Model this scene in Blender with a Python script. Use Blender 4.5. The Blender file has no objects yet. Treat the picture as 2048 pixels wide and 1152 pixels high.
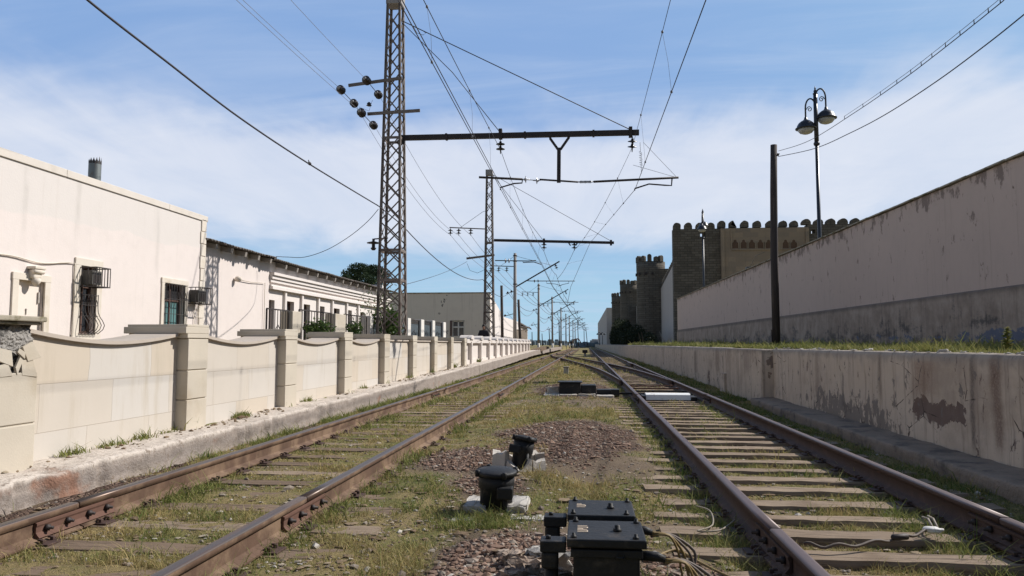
import bpy, bmesh, math, random
import numpy as np
from mathutils import Vector, Matrix, Quaternion
random.seed(7); RNG = np.random.default_rng(7)
S = bpy.context.scene
# ------------------------------------------------------------------ camera
FPX = 1500.0; CAMH = 1.1
PITCH = math.atan(112 / FPX); YAW = math.atan(148 * math.cos(PITCH) / FPX)
cd = bpy.data.cameras.new("camera"); cam = bpy.data.objects.new("camera", cd)
S.collection.objects.link(cam); S.camera = cam
cam.location = (0, 0, CAMH); cam.rotation_euler = (math.pi / 2 + PITCH, 0, YAW)
cd.sensor_width = 36; cd.lens = FPX / 2048 * 36; cd.clip_start = 0.05; cd.clip_end = 9000
# ------------------------------------------------------------------ sun and sky
AZ = math.radians(28); EL = math.radians(40.5)
sdir = Vector((math.cos(EL) * math.cos(AZ), math.cos(EL) * math.sin(AZ), math.sin(EL)))
sl = bpy.data.lights.new("sun", 'SUN'); sun = bpy.data.objects.new("sun", sl)
S.collection.objects.link(sun); sun.rotation_euler = sdir.to_track_quat('Z', 'Y').to_euler()
sun.location = (0, 0, 30)
sl.energy = 4.8; sl.angle = math.radians(0.53); sl.color = (1.0, 0.955, 0.90)
W = bpy.data.worlds.new("World"); S.world = W; W.use_nodes = True
S.view_settings.view_transform = 'Standard'; S.view_settings.look = 'None'
S.view_settings.exposure = 0.19; S.view_settings.gamma = 1.0


class NB:
    """short hand for node trees"""
    def __init__(s, nt):
        s.nt = nt; s.N = nt.nodes; s.L = nt.links

    def put(s, v, sock):
        if isinstance(v, bpy.types.NodeSocket): s.L.new(v, sock)
        elif v is not None:
            if isinstance(v, (tuple, list)) and len(v) == 3 and sock.type == 'RGBA': v = (*v, 1)
            sock.default_value = v

    def node(s, t, props=None, **ins):
        n = s.N.new(t)
        for k, v in (props or {}).items(): setattr(n, k, v)
        for k, v in ins.items(): s.put(v, n.inputs[k.replace('_', ' ')])
        return n

    def pos(s): return s.node('ShaderNodeNewGeometry').outputs['Position']
    def map(s, vec, scale=(1, 1, 1), loc=(0, 0, 0)):
        return s.node('ShaderNodeMapping', None, Vector=vec, Scale=scale, Location=loc).outputs[0]
    def noise(s, vec, scale, detail=4, rough=.55, dist=0):
        return s.node('ShaderNodeTexNoise', None, Vector=vec, Scale=float(scale), Detail=float(detail), Roughness=rough, Distortion=float(dist)).outputs[0]
    def vor(s, vec, scale, feat='F1', out='Distance'):
        return s.node('ShaderNodeTexVoronoi', {'feature': feat}, Vector=vec, Scale=float(scale)).outputs[out]
    def math(s, op, a, b=0.0, c=0.0):
        n = s.N.new('ShaderNodeMath'); n.operation = op
        s.put(a, n.inputs[0]); s.put(b, n.inputs[1]); s.put(c, n.inputs[2]); return n.outputs[0]
    def step(s, v, a, b, lo=0.0, hi=1.0):
        n = s.N.new('ShaderNodeMapRange'); n.interpolation_type = 'SMOOTHSTEP'
        s.put(v, n.inputs[0]); n.inputs[1].default_value = a; n.inputs[2].default_value = b
        n.inputs[3].default_value = lo; n.inputs[4].default_value = hi; return n.outputs[0]
    def mix(s, f, a, b, mode='MIX'):
        n = s.N.new('ShaderNodeMix'); n.data_type = 'RGBA'; n.blend_type = mode
        s.put(f, n.inputs[0]); s.put(a, n.inputs[6]); s.put(b, n.inputs[7]); return n.outputs[2]
    def sep(s, v): return s.node('ShaderNodeSeparateXYZ', None, Vector=v).outputs
    def comb(s, x=0.0, y=0.0, z=0.0): return s.node('ShaderNodeCombineXYZ', None, X=x, Y=y, Z=z).outputs[0]
    def attr(s, name): return s.node('ShaderNodeAttribute', {'attribute_name': name}).outputs
    def bump(s, h, strength=.4, dist=.01):
        return s.node('ShaderNodeBump', None, Height=h, Strength=strength, Distance=dist).outputs[0]


nb = NB(W.node_tree); bg = nb.N['Background']
sky = nb.node('ShaderNodeTexSky', {'sky_type': 'NISHITA', 'sun_disc': False, 'sun_elevation': EL,
                                   'sun_rotation': math.pi / 2 - AZ, 'altitude': 0.0, 'air_density': 1.0, 'dust_density': 0.6, 'ozone_density': 2.2})
dirv = nb.node('ShaderNodeTexCoord').outputs['Generated']
sx, sy, sz = nb.sep(dirv)[:3]
den = nb.math('ADD', nb.math('MAXIMUM', sz, 0.0), 0.10)
cvec = nb.comb(nb.math('DIVIDE', sx, den), nb.math('DIVIDE', sy, den), 0.0)
n1 = nb.noise(nb.map(cvec, (0.55, 0.8, 1), (3.1, 1.7, 0)), 1.0, 7, .55, .4)
n2 = nb.noise(nb.map(cvec, (1.6, 0.7, 1), (7.3, 2.2, 0)), 1.3, 9, .62, .8)
edge = nb.math('ADD', sz, nb.math('MULTIPLY', nb.math('SUBTRACT', nb.noise(nb.map(dirv, (2.6, 2.6, 5), (4.1, 0, 0)), 1.0, 5, .6), .5), .16))
band = nb.math('MULTIPLY', nb.step(edge, 0.08, 0.185), nb.step(edge, 0.235, 0.345, 1.0, 0.0))
warp = nb.noise(nb.map(dirv, (2.2, 2.2, 2.2)), 1.0, 3, .5)
dens = nb.math('ADD', nb.math('MULTIPLY', band, nb.math('ADD', 0.36, nb.math('MULTIPLY', warp, 0.35))), nb.math('MULTIPLY', n1, 0.55))
dens = nb.math('ADD', dens, nb.math('MULTIPLY', n2, 0.35))
cl = nb.step(dens, 0.46, 0.96)
cl = nb.math('MULTIPLY', cl, 0.84)
low = nb.mix(nb.step(sz, 0.02, 0.24), (3.7, 6.0, 7.8, 1), (2.45, 4.0, 7.0, 1))
low = nb.mix(nb.step(sx, -0.1, 0.75), low, (2.9, 4.9, 7.5, 1))
ahead = nb.step(sy, -0.15, 0.45)
skycol = nb.mix(nb.math('MULTIPLY', nb.step(sz, 0.38, 0.85, 0.92, 0.0), ahead), nb.mix(nb.step(sy, -0.4, 0.3, 0.45, 0.0), sky.outputs[0], (0.4, 0.75, 1.5, 1)), low)
wsp = nb.noise(nb.map(cvec, (0.5, 2.4, 1), (1.3, 5.2, 0)), 1.1, 8, .6, .9)
skycol = nb.mix(nb.math('MULTIPLY', nb.step(wsp, .38, .8), .5), skycol, (5.2, 6.2, 8.0, 1))
ccol = nb.mix(n2, (5.8, 6.5, 7.9, 1), (8.4, 8.5, 9.0, 1))
cl = nb.math('MULTIPLY', cl, nb.step(sy, -0.3, 0.4, 0.0, 1.0))
nb.L.new(nb.mix(cl, skycol, ccol), bg.inputs[0]); bg.inputs[1].default_value = 0.094

# ------------------------------------------------------------------ pixel helper: where a ray of the photograph meets a plane of the place
_f = Vector((-math.sin(YAW) * math.cos(PITCH), math.cos(YAW) * math.cos(PITCH), math.sin(PITCH)))
_r = Vector((math.cos(YAW), math.sin(YAW), 0)); _u = _r.cross(_f)
def P(px, py, X=None, Y=None, Z=None):
    d = _f * FPX + _r * (px - 1024) - _u * (py - 576)
    t = X / d.x if X is not None else (Y / d.y if Y is not None else (Z - CAMH) / d.z)
    return Vector((0, 0, CAMH)) + d * t

# ------------------------------------------------------------------ materials
def new_mat(name):
    m = bpy.data.materials.new(name); m.use_nodes = True
    b = NB(m.node_tree); return m, b, b.N['Principled BSDF']
def finish(b, bs, col, rough=.85, bump=None, bs_s=.4, bs_d=.01, metal=0.0, spec=.3):
    b.put(col, bs.inputs['Base Color']); b.put(rough, bs.inputs['Roughness'])
    bs.inputs['Metallic'].default_value = metal; bs.inputs['Specular IOR Level'].default_value = spec
    if bump is not None: b.L.new(b.bump(bump, bs_s, bs_d), bs.inputs['Normal'])
def mul(c, k): return tuple(v * k for v in c)

def simple(name, col, rough=.8, var=.25, scale=6, metal=0.0, spec=.3, bump=.3, bd=.004, dirt=None, dirt_at=(.6, .7), fine=60, stretch=(1, 1, 1)):
    m, b, bs = new_mat(name); p = b.map(b.pos(), stretch)
    n = b.noise(p, scale, 5); f = b.noise(p, fine, 3)
    c = b.mix(n, mul(col, 1 - var), mul(col, 1 + var))
    c = b.mix(b.math('MULTIPLY', f, .3), c, mul(col, .75))
    if dirt: c = b.mix(b.step(b.noise(p, scale * .6, 8, .65), *dirt_at), c, dirt)
    finish(b, bs, c, rough, b.math('ADD', b.math('MULTIPLY', n, .4), f), bump, bd, metal, spec)
    return m

M = {}
def plaster(name, col, stain, peel=None, peel_t=(.62, .64), streak=.5, peel_scale=1.3, zfade=None, bump=.25, upper=None, topd=None, joints=None):
    m, b, bs = new_mat(name); p = b.pos(); x, y, z = b.sep(p)[:3]
    n = b.noise(p, .45, 5, .6); f = b.noise(p, 28, 4, .6); g = b.noise(p, 3.1, 6, .6)
    c = b.mix(n, mul(col, .90), mul(col, 1.05))
    c = b.mix(b.math('MULTIPLY', b.step(g, .45, .75), .25), c, mul(col, .8))
    if upper:   # a differently weathered band above a wavy line
        zz = b.math('ADD', z, b.math('MULTIPLY', b.noise(b.map(p, (1, .45, 0)), 1.4, 4), .5))
        yy = b.math('MULTIPLY', y, upper[1])
        c = b.mix(b.math('MULTIPLY', b.step(b.math('ADD', zz, yy), upper[0], upper[0] + .06), upper[3]), c, upper[2])
    s = b.noise(b.map(p, (5, 5, .22)), 1.6, 6, .65)
    c = b.mix(b.math('MULTIPLY', b.step(s, .54, .74), streak), c, stain)
    if joints:
        for yj in joints:
            d_ = b.math('ABSOLUTE', b.math('ADD', b.math('SUBTRACT', y, yj), b.math('MULTIPLY', b.math('SUBTRACT', b.noise(p, 2.5, 4), .5), .12)))
            k_ = b.math('MULTIPLY', b.step(d_, 0, .13, .42, 0.0), b.math('MULTIPLY', b.step(z, 1.6, 4.2), b.step(b.noise(b.map(p, (1, 1, .5)), 3, 5), .3, .65)))
            c = b.mix(k_, c, (.40, .37, .33, 1))
        gr = b.step(b.math('ADD', z, b.math('MULTIPLY', g, 1.2)), .7, 1.7, .35, 0.0); c = b.mix(gr, c, stain)
    if topd:
        q = b.math('ADD', b.noise(b.map(p, (1, 1.2, .7)), 2.6, 8, .68), b.step(b.math('SUBTRACT', z, b.math('MULTIPLY', y, .0092)), topd - .55, topd, 0.0, .13))
        c = b.mix(b.math('MULTIPLY', b.step(q, .60, .68), .75), c, (.16, .12, .10, 1))
    h = b.math('ADD', b.math('MULTIPLY', f, .5), b.math('MULTIPLY', g, .6))
    if peel:
        q = b.noise(b.map(p, (1, 1, .6)), peel_scale, 9, .62, .3)
        if zfade: q = b.math('ADD', q, b.step(z, zfade[0], zfade[1], zfade[2], 0.0))
        k = b.step(q, *peel_t); c = b.mix(k, c, peel); h = b.math('SUBTRACT', h, b.math('MULTIPLY', k, 1.6))
    finish(b, bs, c, .9, h, bump, .02, 0, .15); return m

M['house'] = plaster('white_plaster', (.71, .635, .59), (.56, .50, .45), streak=.3, upper=(3.42, -.02, (.62, .585, .545), .6), joints=(12.4, 13.8, 16.6))
M['house_b'] = plaster('white_limewash', (.735, .675, .63), (.56, .50, .43), streak=.25, peel=(.60, .54, .48), peel_t=(.67, .70))
M['old_house'] = plaster('peeling_cream_plaster', (.80, .70, .585), (.55, .46, .37), streak=.5, peel=(.17, .15, .13), peel_t=(.63, .645), peel_scale=1.1)
M['retain'] = None
def retain_mat():
    m, b, bs = new_mat('stained_whitewash'); p = b.pos(); x, y, z = b.sep(p)[:3]
    n = b.noise(p, .8, 6, .6); f = b.noise(p, 40, 4, .6); g = b.noise(p, 4, 6, .65)
    c = b.mix(n, (.46, .375, .29, 1), (.65, .55, .44, 1))
    c = b.mix(b.math('MULTIPLY', b.step(g, .5, .8), .5), c, (.36, .31, .28, 1))
    s = b.noise(b.map(p, (4, 4.5, .16)), 1.5, 6, .68)
    c = b.mix(b.math('MULTIPLY', b.step(s, .50, .70), .72), c, (.22, .17, .14, 1))
    sm_ = b.noise(b.map(p, (1, .8, 1), (2, 1, 0)), .9, 7, .65); c = b.mix(b.math('MULTIPLY', b.step(sm_, .5, .68), .55), c, (.30, .235, .185, 1))
    low = b.step(z, .0, .55, .10, -.02)
    q = b.math('ADD', b.noise(b.map(p, (1, 1.0, .8), (0, 2.3, 0)), 1.5, 10, .66, .35), low)
    # the big bare patch of the near bay
    dy = b.math('DIVIDE', b.math('SUBTRACT', y, 9.0), .95); dz = b.math('DIVIDE', b.math('SUBTRACT', z, .34), .22)
    r = b.math('SQRT', b.math('ADD', b.math('MULTIPLY', dy, dy), b.math('MULTIPLY', dz, dz)))
    blob = b.step(r, .2, 1.5, .27, 0.0)
    q = b.math('ADD', q, blob)
    k = b.step(b.math('ADD', q, b.math('MULTIPLY', b.math('SUBTRACT', b.noise(p, 11, 5, .7), .5), .16)), .70, .712)
    k2 = b.math('MULTIPLY', b.step(b.noise(b.map(p, (1, 1.6, .7), (4, 0, 3)), 3.6, 8, .66, .3), .635, .645), .8)
    k = b.math('MAXIMUM', k, k2)
    c = b.mix(k, c, b.mix(g, (.13, .09, .075, 1), (.23, .175, .145, 1)))
    wv = b.math('MULTIPLY', b.math('SUBTRACT', b.noise(b.map(p, (1, 1, .6)), 2.2, 4), .5), .22)
    for (yc, wd, zt, zb, st_, cc_) in ((7.83, .10, 1.2, .1, .75, (.16, .10, .075, 1)), (8.3, .05, 1.0, .05, .7, (.10, .08, .07, 1)), (9.45, .32, .85, .5, .6, (.25, .16, .11, 1)), (7.25, .16, 1.1, .3, .5, (.2, .15, .12, 1)), (10.8, .06, 1.0, .4, .5, (.17, .13, .1, 1)), (12.3, .05, .6, .1, .6, (.12, .1, .09, 1)), (13.6, .09, 1.0, .2, .5, (.2, .15, .12, 1)), (18.2, .5, 1.1, .5, .45, (.16, .12, .1, 1)), (23.0, .3, 1.0, .3, .5, (.18, .13, .1, 1)), (27.5, .3, .8, .1, .6, (.14, .11, .09, 1))):
        dd = b.math('ABSOLUTE', b.math('ADD', b.math('SUBTRACT', y, yc), wv))
        kk = b.math('MULTIPLY', b.step(dd, wd * .2, wd * 1.6, st_, 0.0), b.step(z, zb - .15, zb + .1)); kk = b.math('MULTIPLY', kk, b.step(z, zt, zt + .1, 1.0, 0.0)); kk = b.math('MULTIPLY', kk, b.step(f, .25, .6, .5, 1.0))
        c = b.mix(kk, c, cc_)
    gpx = b.math('ADD', b.noise(b.map(p, (1, 1.3, .75), (3, 1, 0)), 3.0, 9, .7, .3), b.math('MULTIPLY', b.step(z, .1, .55, .15, -.03), b.math('MULTIPLY', b.step(y, 9.8, 10.8), b.step(y, 13.2, 15, 1.0, 0.0))))
    gk = b.step(gpx, .60, .612); c = b.mix(b.math('MULTIPLY', gk, .85), c, (.19, .165, .145, 1))
    topd = b.math('MULTIPLY', b.step(b.math('ADD', z, b.math('MULTIPLY', g, .25)), .96, 1.10), .6)
    c = b.mix(topd, c, (.25, .22, .19, 1))
    cr = b.vor(b.map(p, (1, 1, 1.3)), 1.1, 'DISTANCE_TO_EDGE'); cr = b.step(b.math('ADD', cr, b.math('MULTIPLY', b.noise(p, 5, 5), .06)), .028, .036, 1.0, 0.0)
    c = b.mix(b.math('MULTIPLY', cr, b.step(n, .5, .56)), c, (.09, .07, .06, 1))
    h = b.math('SUBTRACT', b.math('ADD', b.math('MULTIPLY', f, .4), g), b.math('MULTIPLY', k, 1.4))
    finish(b, bs, c, .92, h, .5, .02, 0, .12); return m
M['retain'] = retain_mat()
M['pinkwall'] = plaster('pink_grey_render', (.54, .425, .36), (.37, .29, .24), streak=.55, peel=(.20, .15, .12), peel_t=(.70, .71), peel_scale=2.6, topd=4.66)
def plinth_mat():
    m, b, bs = new_mat('streaked_grey_render'); p = b.pos(); x, y, z = b.sep(p)[:3]
    g = b.noise(p, 1.6, 8, .68); f = b.noise(p, 35, 3); g2 = b.noise(b.map(p, (1, .5, 1)), 2.4, 8, .7)
    c = b.mix(b.step(g, .3, .7), (.26, .205, .165, 1), (.43, .35, .285, 1))
    s = b.noise(b.map(p, (6, 6, .5)), 1.5, 7, .72)
    c = b.mix(b.math('MULTIPLY', b.step(s, .46, .75), .5), c, (.17, .135, .115, 1))
    q = b.math('ADD', b.math('MULTIPLY', g2, .75), b.math('MULTIPLY', s, .3)); q = b.math('ADD', q, b.step(z, 1.0, 2.1, .10, -.06))
    c = b.mix(b.math('MULTIPLY', b.step(q, .545, .66), .8), c, (.085, .078, .075, 1))
    q = b.math('ADD', b.noise(b.map(p, (1, .7, 1.3)), 1.9, 8, .68), b.step(z, 1.25, 1.75, .11, -.25)); q = b.math('ADD', q, b.step(y, 16, 30, .03, -.12)); q = b.math('ADD', q, b.step(z, 1.0, 1.3, -.06, 0.0))
    c = b.mix(b.math('MULTIPLY', b.step(q, .585, .62), .85), c, b.mix(g2, (.075, .095, .15, 1), (.17, .20, .27, 1)))
    c = b.mix(b.math('MULTIPLY', b.step(z, 2.12, 2.26), .6), c, (.11, .095, .085, 1))
    finish(b, bs, c, .92, b.math('ADD', g, f), .4, .02, 0, .12); return m
M['plinth'] = plinth_mat()
def stone_mat(name, ca, cb, mortar, bw, rh, swap='Y', ms=.02, bumpd=.02, noise_s=5, off=.5, dirt=None, vary=.5, zoff=0.0):
    m, b, bs = new_mat(name); p = b.pos(); x, y, z = b.sep(p)[:3]
    w = b.math('MULTIPLY', b.math('SUBTRACT', b.noise(p, 2.3, 3), .5), bw * .08)
    if swap == 'Y': v = b.comb(b.math('ADD', y, w), b.math('ADD', z, zoff), 0.0)
    elif swap == 'X': v = b.comb(b.math('ADD', x, w), b.math('ADD', z, zoff), 0.0)
    else: v = b.comb(b.math('ADD', b.math('ADD', x, y), w), b.math('ADD', z, zoff), 0.0)
    br = b.node('ShaderNodeTexBrick', {'offset': off}, Vector=v, Color1=ca, Color2=cb, Mortar=mortar, Scale=1.0, Mortar_Size=ms, Mortar_Smooth=.3, Bias=0.0, Brick_Width=bw, Row_Height=rh)
    n = b.noise(p, noise_s, 7, .6); f = b.noise(p, 45, 4)
    c = b.mix(b.math('MULTIPLY', n, vary), br.outputs[0], mul(ca, .62))
    c = b.mix(b.math('MULTIPLY', b.noise(p, .5, 4), .35), c, cb)
    if dirt: c = b.mix(b.math('MULTIPLY', b.step(b.noise(b.map(p, (3, 3, .4)), 1.5, 7, .65), .52, .75), .6), c, dirt)
    h = b.math('SUBTRACT', b.math('ADD', b.math('MULTIPLY', n, .6), b.math('MULTIPLY', f, .25)), b.math('MULTIPLY', br.outputs[1], .8))
    finish(b, bs, c, .9, h, .45, bumpd, 0, .15); return m
M['clad'] = stone_mat('limestone_slabs', (.56, .475, .37), (.59, .555, .51), (.36, .30, .24), 1.05, .435, 'Y', .0035, .004, 2.2, .37, (.44, .38, .29), .30, .13)
M['clad2'] = simple('limestone_block', (.54, .48, .39), .88, .2, 1.6, bump=.3, dirt=(.40, .33, .235), dirt_at=(.5, .78))
M['coping'] = simple('limestone_coping', (.47, .405, .34), .9, .15, 3, bump=.3, dirt=(.36, .31, .26), dirt_at=(.55, .8))
M['parapet'] = simple('pale_parapet_stone', (.66, .60, .53), .88, .12, 2.5, bump=.2, dirt=(.50, .45, .38), dirt_at=(.55, .8))
M['cap_old'] = simple('mossy_coping', (.36, .32, .25), .95, .3, 5, bump=.5, dirt=(.17, .15, .09), dirt_at=(.5, .6))
M['rubble_core'] = simple('exposed_mortar', (.30, .28, .255), .97, .5, 9, bump=1.0, bd=.03, dirt=(.09, .085, .08), dirt_at=(.5, .6), fine=35)
M['fort'] = stone_mat('dark_fortress_stone', (.105, .093, .076), (.20, .175, .14), (.05, .045, .039), .75, .27, 'XY', .03, .05, 3.0, .43, (.045, .04, .033), .55)
M['portal'] = stone_mat('beige_portal_stone', (.37, .285, .20), (.25, .205, .16), (.30, .23, .165), 1.6, .52, 'X', .012, .02, .8, .5, (.22, .18, .14), .3)
M['fort_plaster'] = plaster('fort_side_render', (.50, .45, .41), (.3, .27, .24), streak=.5, peel=(.22, .19, .17), peel_t=(.68, .7))
def curb_mat():
    m, b, bs = new_mat('worn_whitewashed_kerb'); p = b.pos(); x, y, z = b.sep(p)[:3]
    n = b.noise(p, 1.4, 7, .62); g = b.noise(p, 9, 7, .68); f = b.noise(p, 50, 4)
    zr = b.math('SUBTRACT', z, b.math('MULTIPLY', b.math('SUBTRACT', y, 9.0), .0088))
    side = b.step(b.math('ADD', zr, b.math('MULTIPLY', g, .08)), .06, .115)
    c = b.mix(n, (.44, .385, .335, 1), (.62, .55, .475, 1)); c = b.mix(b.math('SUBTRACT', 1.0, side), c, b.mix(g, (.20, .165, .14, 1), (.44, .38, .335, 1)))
    s = b.noise(b.map(p, (4, 4, .5)), 1.8, 7, .7)
    c = b.mix(b.math('MULTIPLY', b.step(s, .52, .70), .65), c, (.23, .20, .17, 1))
    c = b.mix(b.step(g, .60, .63), c, (.27, .22, .18, 1)); c = b.mix(b.math('MULTIPLY', b.step(b.noise(p, 22, 5, .7), .55, .6), .5), c, (.24, .19, .15, 1))
    q = b.math('ADD', b.noise(p, 1.7, 7, .6), b.step(y, 5.4, 7.2, .17, 0.0)); q = b.math('ADD', q, b.step(z, -.02, .09, .03, -.12))
    c = b.mix(b.math('MULTIPLY', b.step(q, .62, .74), .9), c, b.mix(g, (.20, .095, .06, 1), (.34, .20, .14, 1)))
    finish(b, bs, c, .93, b.math('ADD', b.math('MULTIPLY', g, 1.0), b.math('MULTIPLY', f, .5)), .7, .025, 0, .12); return m
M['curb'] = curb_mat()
M['footing'] = simple('dark_concrete_footing', (.27, .215, .165), .95, .35, 4, bump=.8, bd=.02, dirt=(.12, .10, .085), dirt_at=(.48, .66), fine=30)  # dark brown concrete with darker noise blotches
M['concrete'] = simple('rough_concrete', (.44, .41, .37), .93, .3, 7, bump=.6, bd=.01, dirt=(.22, .19, .16), dirt_at=(.55, .7))
M['white_concrete'] = simple('whitewashed_concrete', (.52, .475, .42), .9, .2, 7, bump=.5, bd=.01, dirt=(.33, .28, .24), dirt_at=(.54, .66))
M['white_cover'] = simple('white_painted_steel', (.80, .80, .78), .55, .08, 5, bump=.2, dirt=(.40, .36, .33), dirt_at=(.6, .68))
M['whitewall'] = plaster('white_balustrade_paint', (.66, .60, .55), (.5, .43, .37), streak=.25, peel=(.45, .38, .32), peel_t=(.64, .67), peel_scale=2)
M['brown'] = simple('brown_niche_shade', (.12, .075, .05), .9, .2, 4)  # reddish-brown stone, darkened to stand for shade inside the portal niches
M['rust'] = simple('rusty_rail_steel', (.108, .064, .042), .85, .5, 5, spec=.3, bump=.35, bd=.003, dirt=(.20, .132, .085), dirt_at=(.44, .64), fine=90)
M['rust_dark'] = simple('dark_rail_steel', (.07, .042, .034), .75, .3, 9, bump=.35, bd=.003, dirt=(.11, .065, .05), dirt_at=(.5, .7), fine=90)
M['rust_red'] = simple('red_rust', (.125, .066, .047), .85, .35, 14, bump=.4, bd=.003)
M['railtop'] = simple('worn_rail_head', (.125, .10, .085), .42, .3, 3, metal=.55, spec=.5, bump=.12, bd=.001, dirt=(.15, .09, .06), dirt_at=(.45, .7), stretch=(8, .4, 8))
M['railtop_d'] = simple('brown_rail_head', (.115, .082, .078), .5, .25, 3, metal=.35, spec=.5, bump=.12, bd=.001, dirt=(.08, .05, .045), dirt_at=(.5, .7), stretch=(8, .4, 8))
def wood_mat(name, ca, cb, cc):
    m, b, bs = new_mat(name); tc = b.pos()
    info = b.node('ShaderNodeObjectInfo').outputs['Random']
    p = b.map(tc, (.9, 9, 9)); g = b.noise(p, 2.2, 8, .65, .5); fi = b.noise(b.map(tc, (1.1, 26, 26)), 1.6, 6, .65); n = b.noise(tc, 3.5, 5)
    c = b.mix(g, ca, cb); c = b.mix(b.step(fi, .53, .66), c, cc)
    c = b.mix(b.math('MULTIPLY', b.step(n, .5, .7), .55), c, (.15, .105, .07, 1))
    c = b.mix(b.math('MULTIPLY', info, .42), c, mul(ca, .62))
    finish(b, bs, c, .9, b.math('ADD', g, fi), .6, .012, 0, .12); return m
M['wood'] = wood_mat('weathered_sleeper_wood', (.23, .17, .12), (.36, .28, .205), (.065, .048, .036))
M['wood_d'] = wood_mat('brown_sleeper_wood', (.155, .11, .078), (.26, .19, .135), (.06, .045, .035))
M['planks'] = simple('grey_wood', (.28, .25, .22), .9, .3, 8, stretch=(8, 8, .5))
M['black'] = simple('tar_black_paint', (.011, .011, .012), .6, .5, 14, spec=.35, bump=.8, bd=.004, dirt=(.055, .045, .036), dirt_at=(.54, .72), fine=45)
M['letter'] = simple('cream_stencil_paint', (.62, .5, .38), .8, .2, 30)
M['iron'] = simple('dark_catenary_steel', (.045, .036, .034), .6, .3, 6, metal=.2)
M['lattice'] = simple('painted_mast_steel', (.21, .175, .15), .6, .3, 3.5, metal=.25, dirt=(.10, .07, .055), dirt_at=(.5, .66))
M['mastcap'] = simple('grey_mast_cap', (.33, .31, .30), .7, .2, 5)
M['insul'] = simple('brown_porcelain', (.018, .012, .011), .3, .3, 8, spec=.6, bump=0)
M['insul_w'] = simple('grey_porcelain', (.34, .34, .36), .25, .2, 8, spec=.6, bump=0)
M['wire'] = simple('dark_wire', (.045, .042, .05), .6, .1, 3, bump=0)
M['wire_g'] = simple('grey_wire', (.20, .205, .24), .6, .1, 3, bump=0)
M['cable_y'] = simple('ochre_cable', (.22, .15, .055), .6, .3, 12, bump=.2)
M['cable_b'] = simple('brown_cable', (.13, .10, .08), .65, .3, 12, bump=.2)
M['cable_w'] = simple('pale_cable', (.27, .23, .18), .65, .3, 12, bump=.2)
M['pole_c'] = simple('grey_pole_concrete', (.33, .30, .27), .85, .2, 2.5, dirt=(.16, .135, .12), dirt_at=(.5, .75), stretch=(3, 3, .5))
M['pole_w'] = simple('white_painted_base', (.72, .68, .62), .85, .15, 3)
M['pole_d'] = simple('dark_creosoted_wood', (.062, .05, .045), .85, .3, 3, dirt=(.12, .10, .085), dirt_at=(.5, .75), stretch=(6, 6, .4))
M['lampiron'] = simple('black_lamp_iron', (.020, .023, .032), .38, .2, 6, spec=.5, bump=.1)
M['lampglass'] = simple('milky_lamp_glass', (.40, .41, .42), .15, .05, 4, spec=.6, bump=0)
M['roofing'] = simple('grey_corrugated_sheet', (.105, .09, .08), .8, .35, 4, dirt=(.20, .17, .145), dirt_at=(.5, .7))
M['glass'] = simple('dark_window_glass', (.030, .034, .040), .12, .3, 2, spec=.6, bump=0)
M['curtain'] = simple('teal_curtain', (.10, .21, .21), .8, .2, 6)
M['frame'] = simple('brown_window_frame', (.12, .07, .055), .7, .2, 6)
M['door'] = simple('cream_door_paint', (.78, .69, .61), .6, .06, 2, bump=.1)
M['trim'] = simple('stone_surround', (.68, .61, .52), .85, .12, 3, dirt=(.50, .42, .30), dirt_at=(.5, .8))
M['acbody'] = simple('grimy_metal_casing', (.10, .095, .088), .6, .3, 9)
M['grille'] = simple('dark_iron_grille', (.05, .042, .04), .6, .3, 9)
M['chimney'] = simple('galvanised_flue', (.19, .205, .20), .5, .3, 6, metal=.5, dirt=(.17, .10, .06), dirt_at=(.55, .7), stretch=(2, 2, .6))
M['stonechip'] = None
def stones_mat(name, a, c3, d):
    m, b, bs = new_mat(name); t = b.attr('tint')[2]
    c = b.mix(t, a, c3); c = b.mix(b.step(t, .78, .9), c, d)
    c = b.mix(b.math('MULTIPLY', b.noise(b.pos(), 60, 4), .5), c, mul(a, .6))
    finish(b, bs, c, .92, b.noise(b.pos(), 70, 4), .5, .004, 0, .15); return m
M['stonechip'] = stones_mat('red_brown_ballast', (.195, .122, .088), (.33, .225, .168), (.38, .31, .25))
M['paleshard'] = stones_mat('pale_ballast', (.20, .16, .125), (.36, .31, .25), (.55, .51, .45))
M['litter'] = stones_mat('dead_leaf_litter', (.15, .10, .065), (.34, .26, .165), (.42, .36, .27))
M['rock'] = simple('dusty_brown_rock', (.33, .26, .205), .95, .35, 12, bump=.9, bd=.012, dirt=(.20, .145, .11), dirt_at=(.48, .62))
def blade_mat(name, dry, green, dark):
    m, b, bs = new_mat(name); t = b.attr('tint')[2]
    c = b.mix(t, dry, green); c = b.mix(b.step(t, .75, 1.0), c, dark)
    finish(b, bs, c, .75, None, 0, 0, 0, .2)
    tr = b.node('ShaderNodeBsdfTranslucent'); b.put(c, tr.inputs[0])
    mx = b.node('ShaderNodeMixShader'); mx.inputs[0].default_value = .28
    b.L.new(bs.outputs[0], mx.inputs[1]); b.L.new(tr.outputs[0], mx.inputs[2])
    b.L.new(mx.outputs[0], b.N['Material Output'].inputs[0]); return m
M['grass'] = blade_mat('mixed_dry_grass', (.42, .32, .15), (.19, .22, .06), (.08, .135, .028))
M['grass_g'] = blade_mat('fresh_grass', (.30, .27, .10), (.145, .19, .045), (.07, .115, .022))
M['leaf_dark'] = blade_mat('dark_foliage', (.028, .035, .018), (.018, .028, .014), (.010, .018, .008))
M['leaf_pine'] = blade_mat('pine_foliage', (.030, .050, .022), (.020, .036, .016), (.012, .024, .012))
M['leaf_mid'] = blade_mat('shrub_foliage', (.10, .14, .04), (.055, .10, .025), (.03, .06, .018))
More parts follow.
